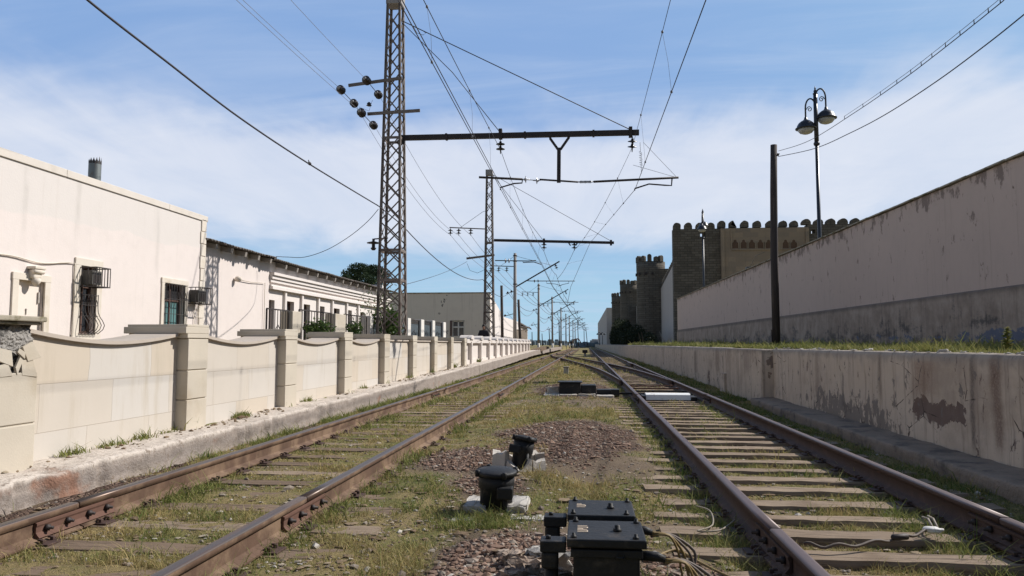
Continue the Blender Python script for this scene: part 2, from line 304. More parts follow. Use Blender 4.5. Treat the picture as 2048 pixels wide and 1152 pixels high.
M['bark'] = simple('bark', (.10, .075, .055), .95, .3, 8, stretch=(4, 4, 1))
def ground_mat():
    m, b, bs = new_mat('dirt_grass_and_gravel'); p = b.pos(); x, y, z = b.sep(p)[:3]
    gv = b.attr('gravel')[2]; gr = b.attr('grassy')[2]
    n = b.noise(p, 2.2, 7, .62); f = b.noise(p, 34, 6, .7); f2 = b.noise(p, 120, 4, .7)
    soil = b.mix(n, (.145, .108, .075, 1), (.30, .23, .16, 1)); soil = b.mix(b.math('MULTIPLY', f, .6), soil, (.075, .052, .036, 1))
    dry = b.mix(f2, (.16, .125, .06, 1), (.35, .27, .13, 1)); green = b.mix(f2, (.08, .09, .028, 1), (.20, .195, .07, 1))
    gg = b.mix(b.step(b.noise(p, 1.1, 6, .65), .42, .60), dry, green)
    k = b.step(b.math('ADD', gr, b.math('MULTIPLY', b.math('SUBTRACT', f, .5), 1.3)), .30, .52)
    c = b.mix(k, soil, gg)
    vd = b.vor(p, 26, 'F1', 'Color'); vv = b.sep(vd)[0]
    st = b.mix(vv, (.12, .078, .058, 1), (.24, .165, .125, 1)); ve = b.vor(p, 26, 'DISTANCE_TO_EDGE')
    st = b.mix(b.step(ve, .0, .12, 1.0, 0.0), st, (.045, .03, .025, 1))
    kg = b.step(b.math('ADD', gv, b.math('MULTIPLY', b.math('SUBTRACT', f, .5), .8)), .4, .6)
    c = b.mix(kg, c, st)
    w = b.vor(p, 55); sp = b.math('MULTIPLY', b.step(w, .10, .16, 1.0, 0.0), b.step(b.noise(p, 9, 3), .55, .62))
    c = b.mix(sp, c, (.42, .38, .32, 1))
    h = b.math('ADD', f, b.math('MULTIPLY', f2, .7)); h = b.math('ADD', h, b.math('MULTIPLY', b.step(ve, 0, .3), b.math('MULTIPLY', kg, 1.2)))
    finish(b, bs, c, .95, h, .9, .02, 0, .1); return m
M['ground'] = ground_mat()
M['hazyblue'] = simple('haze_blue_grey', (.20, .25, .28), .9, .3, .05, bump=0)  # haze of the far distance put into the colour as blue-grey
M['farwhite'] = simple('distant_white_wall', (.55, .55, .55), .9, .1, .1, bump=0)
M['orange'] = simple('faded_orange_paint', (.42, .20, .12), .6, .1, 1)
M['skin'] = simple('skin', (.36, .21, .15), .6, .05, 9, bump=0)
M['hair'] = simple('dark_hair', (.02, .015, .012), .6, .2, 20)
M['jacket'] = simple('dark_jacket_cloth', (.028, .024, .030), .85, .2, 20)
M['rag'] = simple('white_rag', (.7, .68, .65), .9, .1, 20)

# ------------------------------------------------------------------ mesh builder
class MB:
    def __init__(s): s.v = []; s.f = []; s.mi = []; s.sm = []
    def add(s, vs, fs, mi=0, smooth=False):
        o = len(s.v); s.v += [tuple(v) for v in vs]
        for f in fs: s.f.append(tuple(i + o for i in f)); s.mi.append(mi); s.sm.append(smooth)
        return s
    def box(s, x0, x1, y0, y1, z0, z1, mi=0):
        return s.add([(x0, y0, z0), (x1, y0, z0), (x1, y1, z0), (x0, y1, z0), (x0, y0, z1), (x1, y0, z1), (x1, y1, z1), (x0, y1, z1)],
                     [(0, 3, 2, 1), (4, 5, 6, 7), (0, 1, 5, 4), (1, 2, 6, 5), (2, 3, 7, 6), (3, 0, 4, 7)], mi)
    def cbox(s, x0, x1, y0, y1, z0, z1, c=.01, mi=0):
        """box with chamfered edges"""
        hx, hy, hz = (x1 - x0) / 2, (y1 - y0) / 2, (z1 - z0) / 2; c = min(c, hx * .9, hy * .9, hz * .9)
        bm = bmesh.new(); bmesh.ops.create_cube(bm, size=2)
        for v in bm.verts: v.co = Vector((v.co.x * hx, v.co.y * hy, v.co.z * hz))
        bmesh.ops.bevel(bm, geom=bm.edges[:], offset=c, segments=2, affect='EDGES', profile=.5)
        bm.verts.index_update(); cx, cy, cz = (x0 + x1) / 2, (y0 + y1) / 2, (z0 + z1) / 2
        s.add([(v.co.x + cx, v.co.y + cy, v.co.z + cz) for v in bm.verts], [tuple(v.index for v in f.verts) for f in bm.faces], mi); bm.free(); return s
    def bar(s, a, b, w, h=None, mi=0, up=(0, 0, 1)):
        h = h or w; a = Vector(a); b = Vector(b); d = (b - a).normalized(); up = Vector(up)
        if abs(d.dot(up)) > .98: up = Vector((0, 1, 0))
        x = d.cross(up).normalized() * w / 2; y = x.normalized().cross(d) * h / 2
        vs = [a - x - y, a + x - y, a + x + y, a - x + y, b - x - y, b + x - y, b + x + y, b - x + y]
        return s.add(vs, [(0, 1, 2, 3), (7, 6, 5, 4), (0, 4, 5, 1), (1, 5, 6, 2), (2, 6, 7, 3), (3, 7, 4, 0)], mi)
    def tube(s, pts, r, n=6, mi=0, caps=True):
        pts = [Vector(p) for p in pts]; rs = r if isinstance(r, (list, tuple)) else [r] * len(pts); o = len(s.v); x = None
        for i, p in enumerate(pts):
            d = (pts[min(i + 1, len(pts) - 1)] - pts[max(i - 1, 0)]).normalized()
            if x is None: x = d.orthogonal().normalized()
            x = (x - d * x.dot(d)).normalized(); y = d.cross(x)
            for k in range(n):
                a = 2 * math.pi * k / n; q = p + (x * math.cos(a) + y * math.sin(a)) * rs[i]; s.v.append(tuple(q))
        for i in range(len(pts) - 1):
            for k in range(n):
                a = o + i * n + k; b = o + i * n + (k + 1) % n
                s.f.append((a, b, b + n, a + n)); s.mi.append(mi); s.sm.append(True)
        if caps:
            s.f.append(tuple(o + k for k in reversed(range(n)))); s.mi.append(mi); s.sm.append(False)
            e = o + (len(pts) - 1) * n; s.f.append(tuple(e + k for k in range(n))); s.mi.append(mi); s.sm.append(False)
        return s
    def lathe(s, prof, base=(0, 0, 0), axis=(0, 0, 1), n=16, mi=0):
        """prof: list of (radius, distance along axis)"""
        d = Vector(axis).normalized(); x = d.orthogonal().normalized(); y = d.cross(x); base = Vector(base); o = len(s.v)
        for r, t in prof:
            for k in range(n):
                a = 2 * math.pi * k / n; s.v.append(tuple(base + d * t + (x * math.cos(a) + y * math.sin(a)) * max(r, 1e-4)))
        for i in range(len(prof) - 1):
            for k in range(n):
                a = o + i * n + k; b = o + i * n + (k + 1) % n
                s.f.append((a, b, b + n, a + n)); s.mi.append(mi); s.sm.append(True)
        s.f.append(tuple(o + k for k in reversed(range(n)))); s.mi.append(mi); s.sm.append(False)
        e = o + (len(prof) - 1) * n; s.f.append(tuple(e + k for k in range(n))); s.mi.append(mi); s.sm.append(False)
        return s
    def prism(s, poly, a, b, mi=0):
        """poly: list of (y,z), pulled along x from a to b"""
        n = len(poly); vs = [(a, p[0], p[1]) for p in poly] + [(b, p[0], p[1]) for p in poly]
        fs = [tuple(range(n)), tuple(range(2 * n - 1, n - 1, -1))] + [(i, i + n, (i + 1) % n + n, (i + 1) % n) for i in range(n)]
        return s.add(vs, fs, mi)
    def prism_y(s, poly, a, b, mi=0):
        """poly: list of (x,z), pulled along y"""
        n = len(poly); vs = [(p[0], a, p[1]) for p in poly] + [(p[0], b, p[1]) for p in poly]
        fs = [tuple(range(n)), tuple(range(2 * n - 1, n - 1, -1))] + [(i, i + n, (i + 1) % n + n, (i + 1) % n) for i in range(n)]
        return s.add(vs, fs, mi)
    def xf(s, mat, start=0):
        for i in range(start, len(s.v)): s.v[i] = tuple(mat @ Vector(s.v[i]))
        return s
    def build(s, name, mats, parent=None, origin=None):
        me = bpy.data.meshes.new(name)
        vs = s.v
        inv = None
        if parent is not None: off = world_of(parent)
        else: off = Vector(origin) if origin is not None else Vector((0, 0, 0))
        if off.length > 0: vs = [(v[0] - off.x, v[1] - off.y, v[2] - off.z) for v in vs]
        me.from_pydata(vs, [], s.f)
        me.polygons.foreach_set('material_index', s.mi); me.polygons.foreach_set('use_smooth', s.sm)
        bm = bmesh.new(); bm.from_mesh(me); bmesh.ops.recalc_face_normals(bm, faces=bm.faces[:]); bm.to_mesh(me); bm.free()
        for m in (mats if isinstance(mats, (list, tuple)) else [mats]): me.materials.append(M[m] if isinstance(m, str) else m)
        o = bpy.data.objects.new(name, me); S.collection.objects.link(o)
        if parent is not None: o.parent = parent
        elif origin is not None: o.location = origin
        return o
def world_of(o):
    p = Vector(o.location)
    while o.parent: o = o.parent; p += Vector(o.location)
    return p
def tag(o, label=None, cat=None, group=None, kind=None):
    if label: o['label'] = label
    if cat: o['category'] = cat
    if group: o['group'] = group
    if kind: o['kind'] = kind
    return o
def thing(name, loc, label, cat, group=None, kind=None):
    o = bpy.data.objects.new(name, None); o.empty_display_size = .2; S.collection.objects.link(o); o.location = loc
    return tag(o, label, cat, group, kind)
def dup(root, loc, label=None):
    """a copy of a thing with copies of its parts and sub-parts"""
    r = root.copy(); S.collection.objects.link(r); r.location = loc
    if label: r['label'] = label
    for ch in list(root.children):
        c = ch.copy(); S.collection.objects.link(c); c.parent = r
        for g in list(ch.children):
            d = g.copy(); S.collection.objects.link(d); d.parent = c
    return r

# ------------------------------------------------------------------ numpy noise
def _h(ix, iy, s):
    n = (ix.astype(np.int64) * 374761393 + iy.astype(np.int64) * 668265263 + s * 1442695041) & 0x7fffffff
    n = ((n ^ (n >> 13)) * 1274126177) & 0x7fffffff
    return ((n ^ (n >> 16)) & 0xffff) / 65535.0
def vn(x, y, s=0):
    x = np.asarray(x, float); y = np.asarray(y, float); ix = np.floor(x); iy = np.floor(y); fx = x - ix; fy = y - iy
    fx = fx * fx * (3 - 2 * fx); fy = fy * fy * (3 - 2 * fy)
    a = _h(ix, iy, s); b = _h(ix + 1, iy, s); c = _h(ix, iy + 1, s); d = _h(ix + 1, iy + 1, s)
    return (a * (1 - fx) + b * fx) * (1 - fy) + (c * (1 - fx) + d * fx) * fy
def fbm(x, y, sc, o=4, s=0):
    t = 0; a = .5; tot = 0
    for i in range(o): t = t + a * vn(np.asarray(x) * sc, np.asarray(y) * sc, s + i * 17); tot += a; a *= .55; sc = sc * 2.03
    return t / tot
def sstep(v, a, b):
    t = np.clip((np.asarray(v, float) - a) / (b - a), 0, 1); return t * t * (3 - 2 * t)

# ------------------------------------------------------------------ shape of the ground
LX = -2.81; RX = 1.88; HG = .76     # track centres, half gauge
def curbz(y): return .08 + np.clip((np.asarray(y, float) - 9) * .0088, -.03, .47)
def xc(y):
    y = np.asarray(y, float)
    a = RX - 1.52 * np.clip((y - 17) / 27.6, 0, 1) ** 2
    b = RX - 1.52 - .101 * np.clip(y - 44.6, 0, 16.4)
    t = np.clip((y - 61) / 21, 0, 1); c = RX - 1.52 - 1.656 - (LX * -1 - 1.296) * (1 - (1 - t) ** 2)
    return np.where(y < 44.6, a, np.where(y < 61, b, c))
MOUNDS = [(-.25, 10.2, .95, 2.2, .10), (-.35, 21.0, 1.0, 3.4, .10), (-1.35, 8.4, .5, .8, .05), (-.45, 4.3, .42, .9, .05), (.55, 4.3, .35, .5, .04), (-.9, 6.9, .4, .6, .03)]
def gravel(x, y):
    g = np.zeros_like(np.asarray(x, float) + np.asarray(y, float))
    for cx, cy, sx_, sy_, a in MOUNDS: g = np.maximum(g, np.exp(-((x - cx) / sx_) ** 2 - ((y - cy) / sy_) ** 2) * (1 if a > .045 else .72))
    g = np.maximum(g, .62 * np.exp(-((x + 4.15) / .25) ** 2) * (fbm(x, y, .9, 3, 5) > .45))
    return np.clip(g * 1.25 + (fbm(x, y, 1.7, 4, 3) - .5) * .5, 0, 1)
def grassy(x, y):
    g = fbm(x, y, .9, 5, 11) * .75 + fbm(x, y, 3.2, 3, 12) * .35
    g = g + .22 * np.exp(-((x + 3.95) / .3) ** 2) + .2 * np.exp(-((x - .95) / .14) ** 2) + .12 * ((x > 2.8) & (x < 3.6)) + .2 * (x > 3.6)
    return np.clip(g - gravel(x, y) * .6, 0, 1)
def gh(x, y):
    x = np.asarray(x, float); y = np.asarray(y, float)
    z = -.212 + 0 * x * y
    z = z + .022 * np.exp(-((x + .45) / 1.0) ** 2) + .016 * (np.abs(x - LX) < 1.5) - .016 * (np.abs(x - RX) < 1.2)
    z = z + (fbm(x, y, 1.3, 4, 21) - .5) * .05 + (fbm(x, y, 7, 3, 22) - .5) * .034
    for cx, cy, sx_, sy_, a in MOUNDS: z = z + a * np.exp(-((x - cx) / sx_) ** 2 - ((y - cy) / sy_) ** 2)
    z = z + .03 * sstep(-x, 3.75, 4.3)
    z = z + sstep(-x, 4.7, 4.8) * (curbz(y) + .19) * (1 + .0 * x)
    z = z + sstep(x, 4.12, 4.16) * (1.2 + .05 * (fbm(x, y, .8, 3, 31) - .5))
    z = z - .15 * sstep(y, 130, 400) * sstep(x, 4.12, 4.16)
    return z
def axis(fine, grow_lo, grow_hi, step, rate, lo_end, hi_end):
    a = list(np.arange(fine[0], fine[1], step)); s = step; v = a[-1]
    while v < hi_end: s *= grow_hi; v += s; a.append(v)
    s = step; v = a[0]; b = []
    while v > lo_end: s *= grow_lo; v -= s; b.append(v)
    return np.array(sorted(b) + a)
def grid_mesh(name, V, nu, nv, mat, attrs=None, smooth=True):
    me = bpy.data.meshes.new(name); n = nu * nv
    me.vertices.add(n); me.vertices.foreach_set('co', V.reshape(-1).astype(np.float32))
    i = np.arange((nu - 1) * (nv - 1)); a = (i // (nv - 1)) * nv + i % (nv - 1)
    q = np.stack([a, a + nv, a + nv + 1, a + 1], 1)
    me.loops.add(q.size); me.loops.foreach_set('vertex_index', q.reshape(-1).astype(np.int32))
    me.polygons.add(len(q)); me.polygons.foreach_set('loop_start', (np.arange(len(q)) * 4).astype(np.int32))
    me.polygons.foreach_set('use_smooth', np.full(len(q), smooth))
    for k, v in (attrs or {}).items():
        at = me.attributes.new(k, 'FLOAT', 'POINT'); at.data.foreach_set('value', v.reshape(-1).astype(np.float32))
    me.update(); me.validate(); me.materials.append(M[mat]); o = bpy.data.objects.new(name, me); S.collection.objects.link(o); return o
gx = axis((-4.5, 3.7), 1.22, 1.16, .06, 1, -4000, 4000); gy = axis((2.6, 9), 1.25, 1.0175, .06, 1, -400, 7000)
gx = np.array(sorted(list(gx) + [4.12, 4.16, 4.72, 4.95]))
GX, GY = np.meshgrid(gx, gy, indexing='ij'); GZ = gh(GX, GY)
tag(grid_mesh('ground', np.stack([GX, GY, GZ], -1), len(gx), len(gy), 'ground', {'gravel': gravel(GX, GY) * (GY < 60) * (GX < 4.1) * (GX > -4.7), 'grassy': grassy(GX, GY)}), kind='structure')

# ------------------------------------------------------------------ blades and stones as masses nobody could count
def raw_mesh(name, V, faces_idx, fsize, tint, mat, smooth=False):
    """V (n,3); faces all with the same vertex count"""
    me = bpy.data.meshes.new(name); me.vertices.add(len(V)); me.vertices.foreach_set('co', V.reshape(-1).astype(np.float32))
    me.loops.add(faces_idx.size); me.loops.foreach_set('vertex_index', faces_idx.reshape(-1).astype(np.int32))
    nf = len(faces_idx); me.polygons.add(nf); me.polygons.foreach_set('loop_start', (np.arange(nf) * fsize).astype(np.int32))
    me.polygons.foreach_set('use_smooth', np.full(nf, smooth))
    at = me.attributes.new('tint', 'FLOAT', 'POINT'); at.data.foreach_set('value', tint.astype(np.float32))
    me.update(); me.materials.append(M[mat]); o = bpy.data.objects.new(name, me); S.collection.objects.link(o); return o
def blades(name, x, y, z, h, w, tint, mat, lean=.5, origin=None):
    n = len(x); a = RNG.uniform(0, 2 * np.pi, n); b = RNG.uniform(0, 2 * np.pi, n); le = h * RNG.uniform(.15, 1, n) * lean * 2
    ca, sa = np.cos(a) * w / 2, np.sin(a) * w / 2; dx, dy = np.cos(b) * le, np.sin(b) * le
    def pt(k, t, sgn): return np.stack([x + sgn * ca * k + dx * t * t, y + sgn * sa * k + dy * t * t, z + h * t * (1 - .12 * t * lean)], 1)
    V = np.stack([pt(1, 0, -1), pt(1, 0, 1), pt(.8, .5, 1), pt(.8, .5, -1), pt(.1, 1, 1)], 1).reshape(-1, 3)
    o = np.arange(n)[:, None] * 5
    F = np.concatenate([o + np.array([0, 1, 2]), o + np.array([0, 2, 3]), o + np.array([3, 2, 4])], 0)
    if origin is not None: V = V - np.array(origin)
    ob = raw_mesh(name, V, F, 3, np.repeat(np.clip(tint, 0, 1), 5), mat)
    if origin is not None: ob.location = origin
    return ob
SL_R = []; SL_L = []
yy = 3.35
while yy < 86: SL_R.append(yy + random.uniform(-.03, .03)); yy += .54 if yy > 5.3 else .5
yy = 3.0
while yy < 84: SL_L.append(yy + random.uniform(-.03, .03)); yy += .55
SLR = np.array(SL_R); SLL = np.array(SL_L)
def on_sleeper(x, y):
    dR = np.abs(y[:, None] - SLR[None, :]).min(1); dL = np.abs(y[:, None] - SLL[None, :]).min(1)
    return ((dR < .12) & (x > .5) & (x < 3.3)) | ((dL < .12) & (x > -4.2) & (x < -1.45))
def scatter(n, x0, x1, y0, y1, p=1.6):
    u = RNG.random(n); e = 1 - p; y = (y0 ** e + u * (y1 ** e - y0 ** e)) ** (1 / e); return RNG.uniform(x0, x1, n), y
# turf of the track bed
x, y = scatter(480000, -4.3, 4.0, 3.0, 70, 1.7)
g = grassy(x, y); keep = RNG.random(len(x)) < sstep(g, .26, .54) * np.where(on_sleeper(x, y), .13, 1)
x, y, g = x[keep], y[keep], g[keep]; n = len(x)
h = RNG.gamma(2.4, .0085, n) * (.55 + 1.3 * sstep(fbm(x, y, 2.6, 3, 47), .42, .72)) * (1 + .03 * y); w = np.clip(.0009 * y, .003, .03) * RNG.uniform(.7, 1.5, n)
t = .42 + 1.5 * (fbm(x, y, 1.5, 4, 41) - .5) + RNG.normal(0, .26, n) + .25 * (x > 2.9)
tag(blades('grass', x, y, gh(x, y) - .004, h, w, t, 'grass', .7), 'short dry and green grass growing between the rails and the walls', 'grass', kind='stuff')
# taller grass in lines: beside the kerb, beside the rails
def line_grass(n, fx, y0, y1, hh, p=1.5, mask=.5, seed=1, sd=.08):
    _, y = scatter(n, 0, 1, y0, y1, p); x = fx + RNG.normal(0, sd, n)
    k = RNG.random(n) < sstep(fbm(x * .3, y, 1.1, 3, seed), mask - .05, mask + .18); x, y = x[k], y[k]; m = len(x)
    return x, y, RNG.gamma(4, hh / 4, m), np.clip(.0010 * y, .0035, .02) * RNG.uniform(.8, 1.4, m)
sets = [line_grass(22000, -4.12, 4.8, 45, .075, mask=.45, seed=61, sd=.12), line_grass(6500, .93, 4.2, 40, .075, mask=.47, seed=62, sd=.10), line_grass(6000, 2.88, 4.5, 40, .07, mask=.50, seed=63, sd=.07),
        line_grass(5500, -1.9, 3.4, 30, .08, mask=.5, seed=64), line_grass(5000, -3.35, 3.4, 30, .09, mask=.52, seed=65), line_grass(16000, 3.2, 4.5, 50, .05, mask=.4, seed=66, sd=.2),
        line_grass(5500, 2.35, 3.6, 16, .08, mask=.5, seed=67), line_grass(2200, -.72, 5.2, 5.6, .05, mask=.3, seed=68, sd=.2), line_grass(5000, .35, 3.2, 6.5, .06, mask=.42, seed=69, sd=.3)]
x, y, h, w = [np.concatenate([q[i] for q in sets]) for i in range(4)]
keep = (y < 90); tt = .62 + RNG.normal(0, .25, len(x))
tag(blades('tall_grass', x, y, gh(x, y) - .005, h, w, tt, 'grass_g', .75), 'taller green grass along the kerb and at the foot of the rails', 'grass', kind='stuff')
# terrace grass
x = RNG.uniform(4.12, 8.5, 90000) ** 1.0; x = 4.13 + (x - 4.12) * RNG.random(90000) ** 1.6; _, y = scatter(90000, 0, 1, 5, 75, 1.2)
k = RNG.random(len(x)) < (.35 + .65 * sstep(fbm(x, y, .5, 3, 71), .4, .6)); x, y = x[k], y[k]; m = len(x)
hh = RNG.gamma(4, .026, m) * (1 + .01 * y) * (.35 + 1.0 * fbm(x * .4, y, .35, 3, 75)) * np.clip((x - 3.7) * 1.6, .6, 1)
tag(blades('terrace_grass', x, y, gh(x, y) - .01, hh, np.clip(.0013 * y, .006, .05), .45 + RNG.normal(0, .22, m) + .5 * (fbm(x, y, .25, 3, 73) - .5), 'grass_g', .5), 'sunlit green grass on top of the right-hand retaining wall', 'grass', kind='stuff')

ICO = None
def stones(name, x, y, r, mat, tint, flat=.6, zf=None, sink=.25):
    global ICO
    if ICO is None:
        bm = bmesh.new(); bmesh.ops.create_icosphere(bm, subdivisions=1, radius=1); bm.verts.index_update()
        ICO = (np.array([v.co[:] for v in bm.verts]), np.array([[v.index for v in f.verts] for f in bm.faces])); bm.free()
    n = len(x); V0, F0 = ICO; nv = len(V0)
    jit = RNG.uniform(.6, 1.25, (n, nv, 1)); sc = RNG.uniform(.55, 1.3, (n, 1, 3)) * np.array([1, 1, flat]); V = V0[None] * jit * sc * r[:, None, None]
    a = RNG.uniform(0, 6.28, n); ca, sa = np.cos(a)[:, None], np.sin(a)[:, None]; X = V[..., 0] * ca - V[..., 1] * sa; Y = V[..., 0] * sa + V[..., 1] * ca
    z = gh(x, y) if zf is None else zf
    V = np.stack([X + x[:, None], Y + y[:, None], V[..., 2] + (z + r * flat * sink)[:, None]], -1)
    F = (F0[None] + (np.arange(n) * nv)[:, None, None]).reshape(-1, 3)
    return raw_mesh(name, V.reshape(-1, 3), F, 3, np.repeat(tint, nv), mat)
x, y = scatter(48000, -2.2, 1.2, 3.4, 28, 1.4); g = gravel(x, y) * (x > -1.95) * (x < 1.0); k = RNG.random(len(x)) < sstep(g, .28, .8); x, y = x[k], y[k]
tag(stones('ballast', x, y, RNG.gamma(2.4, .0045, len(x)) + .0035, 'stonechip', RNG.random(len(x))), 'mounds of red-brown broken ballast between the two tracks', 'ballast', kind='stuff')
x, y = scatter(9000, -4.3, 3.6, 3.2, 30, 1.5); k = (~on_sleeper(x, y)); x, y = x[k], y[k]
tag(stones('gravel', x, y, RNG.gamma(2.2, .0045, len(x)) + .004, 'paleshard', RNG.random(len(x))), 'scattered pale gravel chips and litter over the track bed', 'gravel', kind='stuff')

x, y = scatter(16000, -4.2, 3.4, 3.1, 26, 1.6); k = (fbm(x, y, 1.9, 4, 88) > .47) & ((~on_sleeper(x, y)) | (RNG.random(len(x)) < .2)); x, y = x[k], y[k]
tag(stones('leaf_litter', x, y, RNG.gamma(3.0, .0042, len(x)) + .004, 'litter', RNG.random(len(x)), flat=.22, sink=1.2), 'dry brown leaves, twigs and crumbs of soil scattered over the track bed', 'litter', kind='stuff')

# ------------------------------------------------------------------ rails
PROF = [(-.075, -.18), (-.075, -.169), (-.02, -.152), (-.0095, -.14), (-.0095, -.055), (-.0365, -.038), (-.0375, -.010), (-.031, -.0015), (-.016, 0), (.016, 0), (.031, -.0015), (.0375, -.010), (.0365, -.038), (.0095, -.055), (.0095, -.14), (.02, -.152), (.075, -.169), (.075, -.18)]
def rail_bar(path, dz=0.0, taper=None):
    mb = MB(); n = len(PROF); o = 0
    for i, (px_, py_) in enumerate(path):
        a = path[max(i - 1, 0)]; b_ = path[min(i + 1, len(path) - 1)]; d = Vector((b_[0] - a[0], b_[1] - a[1])).normalized(); nx, ny = d.y, -d.x
        for (u, v) in PROF:
            s_ = 1.0
            if taper and py_ < taper: s_ = .35 + .65 * max(0, (py_ - path[0][1]) / (taper - path[0][1]))
            mb.v.append((px_ + nx * u * s_, py_ + ny * u * s_, v + dz))
    for i in range(len(path) - 1):
        for k in range(n):
            a = i * n + k; b_ = i * n + (k + 1) % n
            mb.f.append((a, b_, b_ + n, a + n)); mb.mi.append(1 if 6 <= k <= 10 else 0); mb.sm.append(k not in (0, 16, 17, 4, 13))
    mb.f.append(tuple(range(n))); mb.mi.append(0); mb.sm.append(False)
    e = (len(path) - 1) * n; mb.f.append(tuple(e + k for k in reversed(range(n)))); mb.mi.append(0); mb.sm.append(False)
    return mb
def ysamp(a, b): return list(np.concatenate([np.arange(a, min(b, 30), .5), np.arange(max(a, 30), b, 3.0), [b]])) if b > 30 else list(np.arange(a, b, .5)) + [b]
def wob(y, s, amp=.008): return amp * (float(fbm(y, s, .35, 2, 90 + s)) - .5) * 2
def rail(x, joints, y0, y1, seed, mats, side, label, fish=()):
    t = thing('rail', (x, 3, -.18), label, 'rail')
    cuts = [y0] + list(joints) + [y1]
    for i in range(len(cuts) - 1):
        a, b_ = cuts[i] + (.006 if i else 0), cuts[i + 1] - (.006 if i < len(cuts) - 2 else 0)
        rail_bar([(x + wob(yv, seed), yv) for yv in ysamp(a, b_)], dz=wob(a + .3, seed + 3, .003)).build('rail_bar', mats, t)
    for yj in joints:
        for sgn in (-1, 1):
            xx = x + wob(yj, seed)
            mb = MB(); mb.prism_y([(xx + sgn * .012, -.052), (xx + sgn * .034, -.058), (xx + sgn * .034, -.072), (xx + sgn * .028, -.085), (xx + sgn * .028, -.118), (xx + sgn * .040, -.135), (xx + sgn * .055, -.150), (xx + sgn * .03, -.156), (xx + sgn * .012, -.146)], yj - .40, yj + .40)
            fp = mb.build('fishplate', 'rust_red' if side > 0 else 'rust_dark', t)
            for k in (-.31, -.11, .11, .31):
                if sgn == side: MB().lathe([(.0, .0), (.023, .0), (.023, .022), (.012, .024), (.012, .05), (0, .05)], (xx + sgn * .028, yj + k, -.102), (sgn, 0, 0), 6).build('bolt', 'iron', fp)
    return t
RM = ['rust', 'railtop']; RD = ['rust_dark', 'railtop_d']
rail(LX - HG, [5.02, 17.6], 1.5, 260, 1, RM, 1, 'rusty outer rail of the left-hand track, beside the white kerb')
rail(LX + HG, [5.35, 17.9], 1.5, 260, 2, RM, 1, 'rusty inner rail of the left-hand track, worn shiny on top')
rail(RX - HG, [4.72, 16.6], 1.5, 260, 3, RD, -1, 'dark brown left rail of the right-hand track, running past the black boxes')
rail(RX + HG, [5.15, 16.8], 1.5, 260, 4, RD, -1, 'dark brown right rail of the right-hand track, nearest the stained retaining wall')
ya = 17 + 27.6 * math.sqrt(.075 / 1.52); ysC = list(np.arange(ya, 83, 1.0))
for sg, lab in ((-1, 'left curved rail of the crossover that branches off towards the left-hand track'), (1, 'right curved rail of the crossover that branches off towards the left-hand track')):
    t = thing('crossover_rail', (float(xc(ya)) + sg * HG, ya, -.18), lab, 'rail')
    end = 79.5 if sg < 0 else 77.5
    rail_bar([(float(xc(v)) + sg * HG, v) for v in ysC if v < end], dz=.003, taper=ya + 5).build('rail_bar', RD, t)
for (xx, y0, y1, sg) in ((RX + HG - .085, 42.6, 46.8, 1), (LX - HG + .085, 59, 63, -1)):
    t = tag(rail_bar([(xx, y0), (xx + .0, (y0 + y1) / 2), (xx, y1)], dz=.006).build('guard_rail', RD, None, None), 'short guard rail beside the %s running rail of the crossing' % ('right-hand' if sg > 0 else 'left-hand'), 'rail')

# ------------------------------------------------------------------ sleepers
def sleeper_mesh(seed, mat, L=2.7):
    rs = random.Random(seed); nx = 18; mb = MB(); ys = (-.112, -.104, -.035, .035, .104, .112); zs = (-.03, 0, 0, 0, 0, -.03); rows = []
    for i in range(nx + 1):
        xx = -L / 2 + L * i / nx + (rs.uniform(-.02, .02) if i in (0, nx) else 0); row = []
        e0 = rs.uniform(-.012, .004) if rs.random() < .5 else 0; e1 = rs.uniform(-.012, .004) if rs.random() < .5 else 0
        for j, (yv, zv) in enumerate(zip(ys, zs)):
            row.append((xx, yv + (e0 if j < 2 else (e1 if j > 3 else 0)), zv + rs.uniform(-.006, .003)))
        row = [(xx, ys[0], -.16)] + row + [(xx, ys[-1], -.16)]; rows.append(row)
    m_ = len(rows[0]); mb.v = [p for r in rows for p in r]
    for i in range(nx):
        for j in range(m_ - 1): a = i * m_ + j; mb.f.append((a, a + 1, a + 1 + m_, a + m_)); mb.mi.append(0); mb.sm.append(False)
    for b0 in (0, nx * m_): mb.f.append(tuple(b0 + j for j in range(m_))); mb.mi.append(0); mb.sm.append(False)
    o = mb.build('sleeper', mat); me = o.data; bpy.data.objects.remove(o); return me
SM = {m: [sleeper_mesh(i + (50 if m == 'wood' else 0), m) for i in range(9)] for m in ('wood', 'wood_d')}
def plate_mesh():
    mb = MB(); mb.cbox(-.16, .16, -.075, .075, 0, .012, .003)
    for sx_ in (-.1, .1):
        for sy_ in (-.045, .045):
            mb.cbox(sx_ - .012, sx_ + .012, sy_ - .012, sy_ + .012, .012, .034, .004); mb.box(sx_ * .82 - .01, sx_ * .82 + .014, sy_ - .011, sy_ + .011, .026, .037)
    o = mb.build('tie_plate', 'rust_dark'); me = o.data; bpy.data.objects.remove(o); return me
PM = plate_mesh()
def put_sleeper(cx, y, L, mat, i, label, group, z=-.182):
    o = bpy.data.objects.new('sleeper', random.choice(SM[mat])); S.collection.objects.link(o)
    o.location = (cx, y, z + random.uniform(-.008, .006)); o.rotation_euler = (random.uniform(-.03, .03), random.uniform(-.004, .004), random.uniform(-.02, .02)); o.scale = (L / 2.7, random.uniform(.85, 1.12), 1)
    tag(o, label, 'sleeper', group); return o
NEARR = ['nearest', 'second nearest', 'third nearest', 'fourth nearest', 'fifth nearest']
